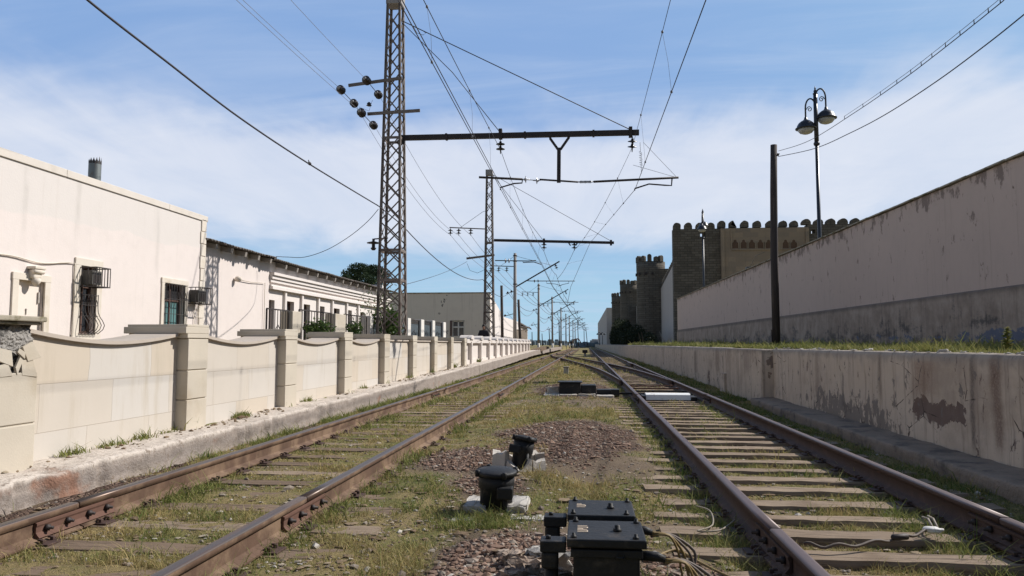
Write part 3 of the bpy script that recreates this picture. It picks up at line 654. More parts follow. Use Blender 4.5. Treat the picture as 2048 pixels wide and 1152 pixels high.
for i, yv in enumerate(SL_R):
    xl = min(.5, float(xc(yv)) - 1.35) if yv > 17 else .5
    if yv > 52: xl = .52
    xl += random.uniform(-.06, .1); xr = 3.25 + random.uniform(-.08, .05)
    lab = 'weathered pale wooden sleeper under the right-hand track'
    if yv < 17: lab += ', in front of the white cover'
    else: lab += ', beyond the white cover'
    o = put_sleeper((xl + xr) / 2, yv, xr - xl, 'wood' if (yv < 17 or i % 3) else 'wood_d', i, lab, 'sleepers of the right-hand track, ' + ('near part' if yv < 17 else 'far part'))
    if yv < 13:
        for rx in (RX - HG, RX + HG):
            p = bpy.data.objects.new('tie_plate', PM); S.collection.objects.link(p); p.parent = o; p.location = ((rx - o.location.x) / o.scale.x, 0, .001); p.scale = (1 / o.scale.x, 1 / o.scale.y, 1)
for i, yv in enumerate(SL_L):
    xl, xr = -4.16, -1.46
    if 56 < yv < 80: xr = min(0.3, float(xc(yv)) + 1.35)
    o = put_sleeper((xl + xr) / 2 + random.uniform(-.05, .05), yv, xr - xl, 'wood_d' if i % 4 else 'wood', i, 'half-buried wooden sleeper under the left-hand track', 'sleepers of the left-hand track', -.186)
    if yv < 13:
        for rx in (LX - HG, LX + HG):
            p = bpy.data.objects.new('tie_plate', PM); S.collection.objects.link(p); p.parent = o; p.location = ((rx - o.location.x) / o.scale.x, 0, .001); p.scale = (1 / o.scale.x, 1 / o.scale.y, 1)
mb = MB()
for yv in np.arange(86.5, 170, .6):
    mb.box(.55, 3.2, yv - .11, yv + .11, -.3, -.185); mb.box(-4.1, -1.5, yv - .11, yv + .11, -.3, -.185)
tag(mb.build('far_sleepers', 'wood'), 'sleepers of both tracks far down the line', 'sleepers', kind='stuff')

# ------------------------------------------------------------------ strips with rough surfaces
def strip(name, prof, ys, mat, parent=None, rough=.012, seed=0, xf=None, zf=None, subdiv=.05):
    """prof: polyline (x,z) in cross section, swept along y with uneven edges"""
    pts = []
    for a, b_ in zip(prof[:-1], prof[1:]):
        L = math.hypot(b_[0] - a[0], b_[1] - a[1]); k = max(1, int(L / subdiv))
        pts += [(a[0] + (b_[0] - a[0]) * i / k, a[1] + (b_[1] - a[1]) * i / k) for i in range(k)]
    pts.append(prof[-1]); pr = np.array(pts); ys = np.array(ys); s_ = np.arange(len(pr)) * subdiv
    A, B = np.meshgrid(np.arange(len(pr)), ys, indexing='ij')
    X = pr[A, 0]; Z = pr[A, 1]; n1_ = fbm(B, s_[A], 3.1, 4, seed) - .5; n2_ = fbm(B, s_[A], 1.2, 5, seed + 7) - .5; n3_ = fbm(B, s_[A] * 2, 9, 3, seed + 9) - .5
    X = X + rough * 2.2 * n1_ + rough * 1.2 * n3_ + (xf(B) if xf is not None else 0); Z = Z + rough * 1.6 * n2_ + rough * .9 * n3_ + (zf(B) if zf is not None else 0)
    V = np.stack([X, B, Z], -1); off = world_of(parent) if parent else Vector((0, 0, 0)); V = V - np.array(off[:])
    o = grid_mesh(name, V, len(pr), len(ys), mat)
    if parent: o.parent = parent
    return o
ysn = np.array(list(np.arange(2, 14, .05)) + list(np.arange(14, 40, .14)) + list(np.arange(40, 66, .4)) + list(np.arange(66, 140, 1.5)))
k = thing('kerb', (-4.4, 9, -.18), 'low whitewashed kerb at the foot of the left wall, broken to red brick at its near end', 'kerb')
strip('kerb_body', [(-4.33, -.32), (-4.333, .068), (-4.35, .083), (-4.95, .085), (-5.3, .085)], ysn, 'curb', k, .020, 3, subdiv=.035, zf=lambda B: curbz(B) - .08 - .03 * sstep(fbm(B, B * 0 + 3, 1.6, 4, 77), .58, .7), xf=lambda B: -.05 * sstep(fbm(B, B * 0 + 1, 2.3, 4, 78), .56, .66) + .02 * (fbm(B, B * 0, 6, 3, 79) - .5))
y = RNG.uniform(4.5, 30, 900); x = -4.4 - .42 * RNG.random(900) ** .5; kk = fbm(x, y, 1.3, 3, 97) > .42; x, y = x[kk], y[kk]
tag(stones('kerb_crumbs', x, y, RNG.gamma(2.2, .0055, len(x)) + .003, 'litter', RNG.random(len(x)), zf=curbz(y) + .002), 'crumbs of stone and dry leaves lying on top of the kerb', 'rubble', kind='stuff')
# ------------------------------------------------------------------ left stone wall
WX = -4.86
w = thing('stone_boundary_wall', (-5.1, 9, .05), 'beige stone-clad wall with stepped pillars and sagging coping left of the tracks', 'wall')
PY = [5.62 + 2.935 * i for i in range(-1, 9)]; PW = .47; TH = .46
def zb(y): return float(curbz(y)) - .04
def coping_z(u): return 1.095 + .105 * abs(2 * u - 1) ** 1.8   # sag between pillars
for i in range(-1, len(PY) - 1):
    a = (PY[i] + PW) if i >= 0 else 0.0; b_ = PY[i + 1]
    if i < 0: continue
    n = 20; flat = i >= 5
    us = [j / n for j in range(n + 1)]
    cz = [(1.17 if flat else coping_z(u)) for u in us]
    poly = [(a, zb(a)), *[(a + (b_ - a) * u, c) for u, c in zip(us, cz)], (b_, zb(b_))]
    # body as column strips (fine silhouettes need no ngons)
    mb = MB()
    for j in range(n):
        y0, y1 = a + (b_ - a) * us[j], a + (b_ - a) * us[j + 1]
        mb.add([(WX, y0, zb(y0)), (WX, y1, zb(y1)), (WX, y1, cz[j + 1]), (WX, y0, cz[j]), (WX - TH, y0, zb(y0)), (WX - TH, y1, zb(y1)), (WX - TH, y1, cz[j + 1]), (WX - TH, y0, cz[j])],
               [(0, 1, 2, 3), (7, 6, 5, 4)])
    mb.build('wall_panel', 'clad', w)
    mb = MB(); ov = .045
    for j in range(n):
        y0, y1 = a + (b_ - a) * us[j], a + (b_ - a) * us[j + 1]
        top = .035
        vs = [(WX + ov, y0, cz[j]), (WX + ov, y1, cz[j + 1]), (WX + ov, y1, cz[j + 1] + top), (WX + ov, y0, cz[j] + top), (WX - TH - ov, y0, cz[j]), (WX - TH - ov, y1, cz[j + 1]), (WX - TH - ov, y1, cz[j + 1] + top), (WX - TH - ov, y0, cz[j] + top)]
        fs = [(0, 1, 2, 3), (7, 6, 5, 4), (3, 2, 6, 7), (0, 4, 5, 1)]
        if j == 0: fs.append((0, 3, 7, 4))
        if j == n - 1: fs.append((1, 5, 6, 2))
        mb.add(vs, fs)
    mb.build('coping', 'coping', w)
for i, y0 in enumerate(PY):
    y1 = y0 + PW; xf_ = WX + .14; xb = WX - TH - .12; z0 = zb(y0)
    if i == 1:   # damaged pillar: cladding lost above 0.8 m
        mb = MB(); mb.cbox(xb, xf_, y0, y1, z0, .42, .008); mb.cbox(xb, xf_, y0, y1, .432, .86, .008); mb.box(xb + .02, xf_ - .012, y0 + .012, y1 - .012, z0, .86)
        pl = mb.build('pillar', 'clad2', w); pl['label'] = 'near pillar whose upper cladding has fallen off'
        V = []; ys_ = np.arange(0, 1.001, 1 / 22); zs_ = np.arange(.86, 1.275, .018)
        ro = np.random.default_rng(5)
        per = [(xb + .03, y0 + .03), (xf_ - .04, y0 + .03), (xf_ - .04, y1 - .03), (xb + .03, y1 - .03), (xb + .03, y0 + .03)]
        pp = [];
        for (ax, ay), (bx, by) in zip(per[:-1], per[1:]):
            kk = int(math.hypot(bx - ax, by - ay) / .025); pp += [(ax + (bx - ax) * q / kk, ay + (by - ay) * q / kk) for q in range(kk)]
        pp.append(pp[0]); nn = len(pp); Vv = np.zeros((nn, len(zs_), 3)); rnd = (ro.random((nn, len(zs_))) - .5) * .022 + (fbm(np.arange(nn)[:, None] * .03 + 0 * zs_, zs_[None, :], 9, 3, 5) - .5) * .05; rnd[-1] = rnd[0]
        cxm, cym = (xb + xf_) / 2, (y0 + y1) / 2
        for q, (ax, ay) in enumerate(pp):
            d = Vector((ax - cxm, ay - cym)).normalized()
            Vv[q, :, 0] = ax + d.x * rnd[q]; Vv[q, :, 1] = ay + d.y * rnd[q]; Vv[q, :, 2] = zs_
        o = grid_mesh('mortar_core', Vv - np.array(world_of(pl)[:]), nn, len(zs_), 'rubble_core', smooth=False); o.parent = pl
        for (dy, dz, sx_, sz_, rot) in ((.39, 1.03, .15, .17, .45), (.37, .89, .17, .16, .06), (.10, .99, .17, .13, -.15), (.10, .88, .13, .12, .25), (.26, .94, .05, .20, -.55), (.27, 1.02, .10, .05, -.5)):
            mb = MB(); mb.cbox(-.011, .011, -sx_ / 2, sx_ / 2, -sz_ / 2, sz_ / 2, .003)
            for q_ in range(len(mb.v)):
                v_ = mb.v[q_]
                if v_[1] > 0 and v_[2] > 0: mb.v[q_] = (v_[0], v_[1] * .55, v_[2] * .95)
                if v_[1] < 0 and v_[2] < 0: mb.v[q_] = (v_[0], v_[1], v_[2] * .6)
            mb.xf(Matrix.Translation((xf_ - .012 + random.uniform(-.004, .012), y0 + dy, dz)) @ Matrix.Rotation(rot, 4, 'X') @ Matrix.Rotation(random.uniform(-.12, .05), 4, 'Z') @ Matrix.Rotation(random.uniform(-.08, .08), 4, 'Y'))
            mb.build('broken_slab', 'clad2', pl)
        mb = MB(); mb.cbox(xb - .04, xf_ + .05, y0 - .3, y1 + .025, 1.29, 1.335, .01); mb.cbox(xb, xf_ + .02, y0 - .03, y1 - .01, 1.262, 1.288, .008); mb.build('cap', 'cap_old', pl)
        continue
    mb = MB(); zz = z0
    for zt in (.43, .78, 1.16):
        if zt - zz > .12: mb.cbox(xb, xf_, y0, y1, zz, zt, .006); zz = zt + .014
    mb.box(xb + .02, xf_ - .015, y0 + .015, y1 - .015, z0, 1.17)
    pl = mb.build('pillar', 'clad2', w)
    mb = MB(); mb.cbox(xb - .02, xf_ + .003, y0 - .03, y1 + .003, 1.172, 1.225, .005); mb.cbox(xb - .06, xf_ + .005, y0 - .075, y1 + .005, 1.2255, 1.305, .006); mb.cbox(xb - .03, xf_ + .003, y0 - .045, y1 + .003, 1.3055, 1.335, .005); mb.build('cap', 'clad2', pl)

# white wall with rounded caps further on
w2 = thing('white_balustrade_wall', (-5.0, 45, .3), 'low white-painted wall with rounded pillar caps beyond the stone wall', 'wall')
ysw = list(np.arange(31.2, 66, 2.935))
mb = MB(); mb.box(-5.12, -4.92, 30.2, 66, .1, 1.138); mb.box(-5.12, -4.84, 30.2, 66, .1, .44); mb.build('wall_body', 'whitewall', w2)
mb = MB(); mb.box(-5.2, -4.80, 30.2, 66, 1.14, 1.30); mb.build('coping', 'whitewall', w2)
for yv in ysw:
    mb = MB(); mb.prism([(yv, .2), (yv + .3, .2), (yv + .3, 1.2), (yv, 1.2)], -5.14, -4.76); mb.build('pillar', 'whitewall', w2)
    mb = MB(); mb.prism([(yv - .27, 1.3)] + [(yv + .15 - .42 * math.cos(a), 1.3 + .17 * math.sin(a)) for a in np.linspace(0, math.pi, 9)[1:-1]] + [(yv + .57, 1.3)], -5.24, -4.74); mb.build('rounded_cap', 'whitewall', w2)
    

# ------------------------------------------------------------------ wall with openings
def wall_holes(mb, ax, face, back, u0, u1, z0, z1, holes, mi=0):
    """ax 'X': wall in the plane x=face, u is y; ax 'Y': plane y=face, u is x"""
    us = sorted({u0, u1, *[h[0] for h in holes], *[h[1] for h in holes]}); zs = sorted({z0, z1, *[h[2] for h in holes], *[h[3] for h in holes]})
    us = [u for u in us if u0 <= u <= u1]; zs = [z for z in zs if z0 <= z <= z1]
    def solid(i, j):
        if i < 0 or j < 0 or i >= len(us) - 1 or j >= len(zs) - 1: return False
        cu, cz_ = (us[i] + us[i + 1]) / 2, (zs[j] + zs[j + 1]) / 2
        return not any(h[0] < cu < h[1] and h[2] < cz_ < h[3] for h in holes)
    T = (lambda d, u, z: (d, u, z)) if ax == 'X' else (lambda d, u, z: (u, d, z))
    for i in range(len(us) - 1):
        for j in range(len(zs) - 1):
            if not solid(i, j): continue
            a, b_, c, d = us[i], us[i + 1], zs[j], zs[j + 1]
            for dd in (face, back): mb.add([T(dd, a, c), T(dd, b_, c), T(dd, b_, d), T(dd, a, d)], [(0, 1, 2, 3)], mi)
            if not solid(i - 1, j): mb.add([T(face, a, c), T(back, a, c), T(back, a, d), T(face, a, d)], [(0, 1, 2, 3)], mi)
            if not solid(i + 1, j): mb.add([T(face, b_, c), T(back, b_, c), T(back, b_, d), T(face, b_, d)], [(0, 1, 2, 3)], mi)
            if not solid(i, j - 1): mb.add([T(face, a, c), T(face, b_, c), T(back, b_, c), T(back, a, c)], [(0, 1, 2, 3)], mi)
            if not solid(i, j + 1): mb.add([T(face, a, d), T(face, b_, d), T(back, b_, d), T(back, a, d)], [(0, 1, 2, 3)], mi)
    return mb
def weld(o):
    bm = bmesh.new(); bm.from_mesh(o.data); bmesh.ops.remove_doubles(bm, verts=bm.verts[:], dist=1e-4); bmesh.ops.recalc_face_normals(bm, faces=bm.faces[:]); bm.to_mesh(o.data); bm.free(); return o
# ------------------------------------------------------------------ white house, near
HX = -10.0
def H(px, py, X=HX): v = P(px, py, X=X); return v.y, v.z
h1 = thing('white_house', (-14, 10, .1), 'near white flat-roofed house with stone quoins, two caged air conditioners and a cream door', 'house')
D0, D1 = H(35, 560)[0], H(88, 560)[0]; DT = 2.24
A0, A1, AB, AT = H(157, 600)[0], H(190, 600)[0], 1.30, 2.66
B0, B1, BB, BT = H(327, 600)[0], H(368, 600)[0], 1.22, 2.56
mb = MB(); wall_holes(mb, 'X', HX, HX - .22, -8, 18.72, 0, 4.32, [(D0, D1, 0, DT), (A0, A1, AB, AT), (B0, B1, BB, BT)])
mb.box(HX - 12, HX - .22, -8, -7.8, 0, 4.28); mb.box(HX - 12, HX - .22, 18.52, 18.72, 0, 4.28); mb.box(HX - 12, HX - 11.8, -7.8, 18.5, 0, 4.28)
weld(mb.build('wall', 'house', h1))
MB().box(HX - 12, HX - .302, -8, 18.7, 4.285, 4.33).build('roof', 'concrete', h1)
mb = MB()
for a, b_ in ((-8, 5.1), (5.106, 10.1), (10.106, 13.4), (13.406, 17.0), (17.006, 18.86)): mb.cbox(HX - .3, HX + .03, a, b_, 4.325, 4.47, .008)
mb.build('parapet_coping', 'parapet', h1)
mb = MB(); z = .15; k = 0
while z < 4.2:
    d = .27 if k % 2 else .24; mb.cbox(HX - .1, HX + .03, 18.80 - d, 18.80, z, z + .31, .008); z += .325; k += 1
mb.build('quoin_column', 'trim', h1)
def surround(y0, y1, zb_, zt, wd, parent, sill=True, t=.035):
    mb = MB(); mb.cbox(HX - .02, HX + t, y0 - wd, y0, zb_, zt, .004); mb.cbox(HX - .02, HX + t, y1, y1 + wd, zb_, zt, .004); mb.cbox(HX - .02, HX + t + .003, y0 - wd - .01, y1 + wd + .01, zt + .001, zt + wd * .9, .004)
    if sill: mb.cbox(HX - .02, HX + t + .004, y0 - wd - .01, y1 + wd + .01, zb_ - wd * .7, zb_ - .001, .004)
    return mb.build('stone_surround', 'trim', parent)
mb = MB(); mb.cbox(HX - .12, HX - .06, D0 + .002, D1 - .002, 0, DT - .002, .006)
dr = mb.build('door', 'door', h1)
surround(D0, D1, 0, DT, .14, dr, False)
mb = MB(); mb.lathe([(0, 0), (.022, 0), (.02, .012), (0, .015)], (HX - .06, (D0 + D1) / 2 - .02, 1.72), (1, 0, 0), 8); mb.box(HX - .055, HX - .045, (D0 + D1) / 2 - .03, (D0 + D1) / 2 - .012, 1.63, 1.72); mb.build('knocker', 'planks', dr)
mb = MB(); mb.box(HX - .055, HX - .03, D1 - .08, D1 - .05, 1.85, 2.05); mb.build('hinge', 'concrete', dr)
yc = (D0 + D1) / 2 + .02
mb = MB(); mb.cbox(HX, HX + .17, yc - .14, yc + .14, 2.45, 2.50, .01); mb.cbox(HX, HX + .12, yc - .11, yc + .11, 2.28, 2.447, .03)
mb.lathe([(.08, 0), (.075, .07), (.03, .13), (.0, .14)], (HX + .08, yc, 2.285), (0, 0, -1), 10); mb.lathe([(.02, -.13), (.045, -.12), (.045, .12), (.02, .13)], (HX + .12, yc, 2.41), (0, 1, 0), 10)
mb.build('carved_bracket', 'trim', h1)
def grille(y0, y1, z0, z1, parent, n=6, belly=True, X=HX):
    mb = MB()
    for i in range(n + 1):
        yv = y0 + (y1 - y0) * i / n; zs_ = np.linspace(z0, z1, 10)
        pts = [(X + .07 + (.16 * math.exp(-((q - z0 - .17) / .17) ** 2) if belly else 0) * (1 if q > z0 + .01 else .2), yv, q) for q in zs_]
        mb.tube(pts, .008, 5)
    for zz in (z0 + .02, z0 + (z1 - z0) * .45, z0 + (z1 - z0) * .72, z1 - .02):
        mb.bar((X + .075, y0, zz), (X + .075, y1, zz), .012)
        for yv in (y0, y1): mb.bar((X - .01, yv, zz), (X + .075, yv, zz), .012)
    for i in range(n):
        ym = y0 + (y1 - y0) * (i + .5) / n; mb.bar((X + .075, ym - .04, z0 + (z1 - z0) * .72), (X + .075, ym, z0 + (z1 - z0) * .86), .008); mb.bar((X + .075, ym + .04, z0 + (z1 - z0) * .72), (X + .075, ym, z0 + (z1 - z0) * .86), .008)
    return mb.build('window_grille', 'grille', parent)
def window(y0, y1, z0, z1, parent, X=HX, mat='glass', deep=.12, fr=.05, bars=1):
    mb = MB(); x0, x1 = X - deep - .03, X - deep + .02
    mb.box(x0, x1, y0 + .001, y0 + fr, z0 + .001, z1 - .001); mb.box(x0, x1, y1 - fr, y1 - .001, z0 + .001, z1 - .001)
    mb.box(x0, x1, y0 + fr, y1 - fr, z1 - fr, z1 - .001); mb.box(x0, x1, y0 + fr, y1 - fr, z0 + .001, z0 + fr)
    ym = (y0 + y1) / 2
    if bars: mb.box(x0 + .004, x1 - .004, ym - fr * .4, ym + fr * .4, z0 + fr, z1 - fr); mb.box(x0 + .006, x1 - .006, y0 + fr, y1 - fr, z0 + (z1 - z0) * .7 - .02, z0 + (z1 - z0) * .7 + .02)
    f = mb.build('window', 'frame', parent)
    MB().box(x0 - .02, x0 + .012, y0, y1, z0, z1).build('pane', mat, f); return f
w1 = window(A0, A1, AB, AT, h1); surround(A0, A1, AB, AT, .16, w1); grille(A0, A1, AB, 2.1, w1, 5)
w2_ = window(B0, B1, BB, BT, h1); surround(B0, B1, BB, BT, .13, w2_); grille(B0, B1, BB, BT, w2_, 8, False)
MB().box(HX - .145, HX - .135, B0 + .35 * (B1 - B0), B1 - .04, BB + .03, BB + .95).build('curtain', 'curtain', w2_)
def ac(y0, y1, z0, z1, label, dx=.37):
    t = thing('air_conditioner', (HX, (y0 + y1) / 2, z0), label, 'air conditioner')
    mb = MB(); mb.cbox(HX + .0, HX + dx - .12, y0 + .06, y1 - .10, z0 + .04, z1 - .06, .01); b_ = mb.build('casing', 'acbody', t)
    mb = MB()
    for i in range(9): mb.box(HX + dx - .12, HX + dx - .108, y0 + .09, y1 - .13, z0 + .08 + i * (z1 - z0 - .22) / 9, z0 + .095 + i * (z1 - z0 - .22) / 9)
    mb.build('vent', 'grille', b_)
    mb = MB(); x0, x1 = HX - .005, HX + dx
    for zz in (z0, z1):
        mb.bar((x0, y0, zz), (x1, y0, zz), .02); mb.bar((x0, y1, zz), (x1, y1, zz), .02); mb.bar((x1, y0, zz), (x1, y1, zz), .02)
    for i in range(6): yv = y0 + (y1 - y0) * i / 5; mb.bar((x1, yv, z0), (x1, yv, z1), .012); mb.bar((x0, yv, z0 + .001), (x1, yv, z0 + .001), .01)
    for i in range(3): xv = x0 + (x1 - x0) * (i + .6) / 3; mb.bar((xv, y0, z0), (xv, y0, z1), .012); mb.bar((xv, y1, z0), (xv, y1, z1), .012)
    mb.build('cage', 'grille', t); return t
ac(13.90, 14.34, 2.24, 2.62, 'caged air conditioner jutting out over the tall narrow grilled window')
ac(18.02, 18.54, 2.12, 2.53, 'dark caged air conditioner by the stone quoins of the near house')
mb = MB(); mb.tube([(HX + .03, 18.3, 2.1), (HX + .03, 18.32, 1.2), (HX + .03, 18.3, .3)], .012, 5); mb.tube([(HX + .03, 18.45, 2.1), (HX + .03, 18.5, 1.2), (HX + .03, 18.42, .3)], .012, 5)
for zz in (1.4, 1.6, 1.8, 2.0): mb.bar((HX + .03, 18.31, zz), (HX + .03, 18.47, zz), .012)
tag(mb.build('bracket_pipes', 'trim', None), 'pale pipes running down the wall below the corner air conditioner', 'pipe')
mb = MB(); c0 = P(0, 508, X=HX + .03); c1 = P(150, 527, X=HX + .03)
mb.tube([(HX + .03, 8, 2.66)] + [tuple(c0.lerp(c1, t_) + Vector((0, 0, -.05 * math.sin(t_ * 3.1) + .02 * math.sin(t_ * 9)))) for t_ in np.linspace(0, 1, 10)] + [(HX + .03, c1.y + .02, 1.9), (HX + .03, c1.y - .01, .8), (HX + .03, c1.y, .3)], .014, 6)
tag(mb.build('wall_cable', 'trim', None), 'painted cable sagging across the near white house and down beside its window', 'cable')
c = P(190, 330, X=-11.2)
mb = MB(); mb.tube([(-11.2, c.y, 4.3), (-11.2, c.y, 5.28)], .135, 14, caps=False); mb.tube([(-11.2, c.y, 4.3), (-11.2, c.y, 5.28)], .128, 14, caps=False)
ch = mb.build('flue_pipe', 'chimney', None); tag(ch, 'round galvanised flue pipe with a jagged sooty top on the near roof', 'chimney')
mb = MB()
for i in range(14):
    a = i / 14 * 6.283; a2 = (i + .8) / 14 * 6.283; r_ = .137; hh_ = .07 + .04 * math.sin(a + 2.2) + random.uniform(-.02, .02)
    mb.add([(-11.2 + r_ * math.cos(a), c.y + r_ * math.sin(a), 5.27), (-11.2 + r_ * math.cos(a2), c.y + r_ * math.sin(a2), 5.27), (-11.2 + r_ * .98 * math.cos((a + a2) / 2), c.y + r_ * .98 * math.sin((a + a2) / 2), 5.27 + hh_)], [(0, 1, 2)])
    mb.add([(-11.2 + r_ * math.cos(a), c.y + r_ * math.sin(a), 5.22), (-11.2 + r_ * math.cos(a2), c.y + r_ * math.sin(a2), 5.22), (-11.2 + r_ * math.cos(a2), c.y + r_ * math.sin(a2), 5.30), (-11.2 + r_ * math.cos(a), c.y + r_ * math.sin(a), 5.30)], [(0, 1, 2, 3)])
o = mb.build('jagged_rim', 'grille'); o.parent = ch

# ------------------------------------------------------------------ low house with corrugated roof
h2 = thing('corrugated_roof_house', (-15, 28, .2), 'long white house with a dark corrugated roof, dentilled eaves and a row of tall windows', 'house')
X2 = -10.3; Y2A = 18.75; YM = P(538, 600, X=X2).y; Y2B = P(778, 600, X=X2).y
def col(px, X=X2): return P(px, 600, X=X).y
wins = []
for (p0, p1, ty) in ((538.5, 551, 599), (575, 590, 602), (609, 622, 608), (640.5, 651, 612), (667.5, 681, 616), (697, 705.5, 620), (722, 731, 624), (745, 752, 627)):
    wins.append((col(p0) + .02, col(p1), .35 if (p0 < 560 or p0 > 600) else 1.1, P(p0, ty, X=X2).z))
mb = MB(); wall_holes(mb, 'X', X2, X2 - .25, Y2A, YM, 0, 3.88, []); weld(mb.build('wall', 'house', h2))
mb = MB(); wall_holes(mb, 'X', X2 - .03, X2 - .3, YM + .001, Y2B, 0, 3.83, wins); mb.box(X2 - 9, X2 - .3, Y2B - .25, Y2B, 0, 4.2); mb.box(X2 - 9, X2 - 8.8, Y2A, Y2B - .26, 0, 4.2); mb.box(X2 - 8.8, X2 - .31, Y2A, Y2A + .2, 0, 4.0)
weld(mb.build('wall', 'house_b', h2))
for (a, b_, z0, z1) in wins:
    window(a, b_, z0, z1, h2, X2 - .03, 'glass', .16, .06, 1)
mb = MB(); e0 = YM + .003
for (dx, z0, z1) in ((.16, 3.36, 3.45), (.10, 3.24, 3.355), (.05, 3.13, 3.235), (.07, 3.0, 3.05), (.12, 2.90, 2.995)): mb.box(X2 - .04, X2 + dx, e0, Y2B + dx * .5, z0, z1)
mb.build('cornice', 'house_b', h2)
mb = MB()
for p0 in (569, 603, 636, 664, 693, 716): yv = col(p0); mb.box(X2 - .04, X2 + .06, yv - .07, yv + .07, 0, 2.897)
mb.build('pilaster_strips', 'house_b', h2)
def corrugated(y0, y1, zfac, name='roof'):
    ys_ = np.arange(y0, y1, .03); xs_ = np.linspace(-9.93, -16, 9)
    A, B = np.meshgrid(xs_, ys_, indexing='ij'); Z = zfac + (-9.93 - A) * .16 + .022 * np.sin(B * 2 * np.pi / .17) + .012 * (fbm(B, A, 1.3, 3, 8) - .5)
    X = A + .05 * (np.abs(A + 9.93) < .01) * (vn(np.floor(B / .9), 0 * B, 3) - .5)
    o = grid_mesh(name, np.stack([X, B, Z], -1) - np.array(world_of(h2)[:]), len(xs_), len(ys_), 'roofing'); o.parent = h2
    sm = o.modifiers.new('thick', 'SOLIDIFY'); sm.thickness = .018; return o
corrugated(Y2A, YM - .35, 3.86); corrugated(YM - .5, Y2B + .5, 3.81)
def raft(y0, y1, zf, n):
    for i in range(n):
        yv = y0 + (y1 - y0) * (i + .5) / n; mb = MB(); mb.bar((-9.98, yv, zf - .10), (-10.6, yv, zf + .03), .12, .14); mb.build('rafter_end', 'planks', h2)
raft(Y2A + .2, YM - .2, 3.84, 5); raft(YM + .1, Y2B, 3.77, 15)
mb = MB(); a = P(472, 558, X=X2 + .05); b_ = P(530, 566, X=X2 + .05)
mb.tube([a, a.lerp(b_, .5) + Vector((0, 0, -.03)), b_, (X2 + .05, b_.y, 2.2), (X2 + .05, b_.y, 1.0)], .012, 5); mb.lathe([(0, 0), (.07, 0), (.09, .08), (.05, .16), (0, .17)], a, (1, 0, 0), 10)
tag(mb.build('wall_lamp', 'trim'), 'small round lamp with its cable on the blank white wall', 'lamp')

# ------------------------------------------------------------------ peeling building with the grey gable
XC = -6.8; YC = P(980, 640, X=XC).y; YC2 = P(1036, 650, X=XC).y
h3 = thing('peeling_plaster_building', (-14, YC + 6, .4), 'old flat-topped building with peeling cream plaster and one barred window, beyond the mast', 'building')
def cy(px): return P(px, 640, Y=YC).x
def cz3(py, px=915): return P(px, py, Y=YC).z
wx0, wx1 = cy(904), cy(929)
mb = MB(); wall_holes(mb, 'Y', YC, YC + .3, -22, XC, 0, 4.72, [(wx0, wx1, cz3(672), cz3(641))])
weld(mb.build('wall', 'old_house', h3))
mb = MB(); zt2 = 3.35; ymid = P(1008, 640, X=XC).y
mb.add([(XC, YC + .302, 0), (XC, YC2, 0), (XC, YC2, zt2), (XC, ymid, zt2), (XC, ymid - 2, 3.6), (XC, YC + .302, 4.70)], [(0, 1, 2, 3, 4, 5)])
mb.add([(XC - 9, YC2, 0), (XC, YC2, 0), (XC, YC2, zt2), (XC - 9, YC2, zt2)], [(0, 1, 2, 3)])
mb.build('wall', 'house_b', h3)
mb = MB(); mb.add([(XC, YC + .31, 4.68), (XC, ymid - 2, 3.58), (XC, ymid, 3.33), (XC, YC2, 3.33), (-15, YC2, 3.33), (-15, ymid, 3.33), (-15, YC + .31, 4.68)], [(0, 1, 5, 6), (1, 2, 5), (2, 3, 4, 5)]); mb.build('roof', 'concrete', h3)
mb = MB(); mb.box(-22, XC + .05, YC - .04, YC + .34, 4.722, 4.80); mb.build('parapet_edge', 'cap_old', h3)
fr = MB(); zz0, zz1 = cz3(671.5), cz3(641.5); fr.box(wx0 + .01, wx0 + .08, YC + .1, YC + .16, zz0, zz1); fr.box(wx1 - .08, wx1 - .01, YC + .1, YC + .16, zz0, zz1); xm = (wx0 + wx1) / 2; fr.box(xm - .05, xm + .05, YC + .1, YC + .16, zz0, zz1); fr.box(wx0, wx1, YC + .09, YC + .15, zz1 - .5, zz1 - .4)
fr.box(wx0, wx1, YC + .1, YC + .16, zz1 - .07, zz1)
wf = fr.build('window', 'pole_w', h3); MB().box(wx0, wx1, YC + .17, YC + .2, zz0, zz1).build('pane', 'glass', wf)
MB().box(wx0 - .14, wx0 - .002, YC - .03, YC + .05, zz0 - .02, zz1 + .02).build('surround', 'frame', wf)
h4 = thing('long_white_shed', (-11, YC2 + 15, .4), 'long low white building with a sagging roof edge beyond the peeling building', 'building')
y5 = P(1056, 650, X=-6.8).y
mb = MB(); mb.box(-14, -6.9, YC2 + .3, y5, 0, 3.05); mb.build('wall', 'house_b', h4)
mb = MB(); mb.add([(-6.6, YC2 + .2, 3.3), (-6.6, YC2 + 16, 2.95), (-6.6, y5, 3.1), (-14.2, y5, 3.6), (-14.2, YC2 + 16, 3.6), (-14.2, YC2 + .2, 3.9), (-6.6, YC2 + .2, 3.15), (-6.6, YC2 + 16, 2.8), (-6.6, y5, 2.95)], [(0, 1, 4, 5), (1, 2, 3, 4), (0, 6, 7, 1), (1, 7, 8, 2)]); mb.build('roof', 'roofing', h4)
mb = MB()
for yv in np.arange(YC2 + 3, y5 - 2, 4.5): mb.box(-6.9, -6.885, yv, yv + 1.2, .9, 2.3)
mb.build('windows', 'glass', h4)
gtw = thing('grey_end_wall', (-6, 80, .4), 'plain grey plaster end wall standing past the white balustrade wall', 'wall')
g0 = P(1053, 690, X=-5.6); MB().box(-9, -5.6, 72, 72.3, .3, 2.4).build('wall_body', 'old_house', gtw); MB().box(-9.05, -5.55, 71.95, 72.35, 2.402, 2.5).build('coping', 'concrete', gtw)

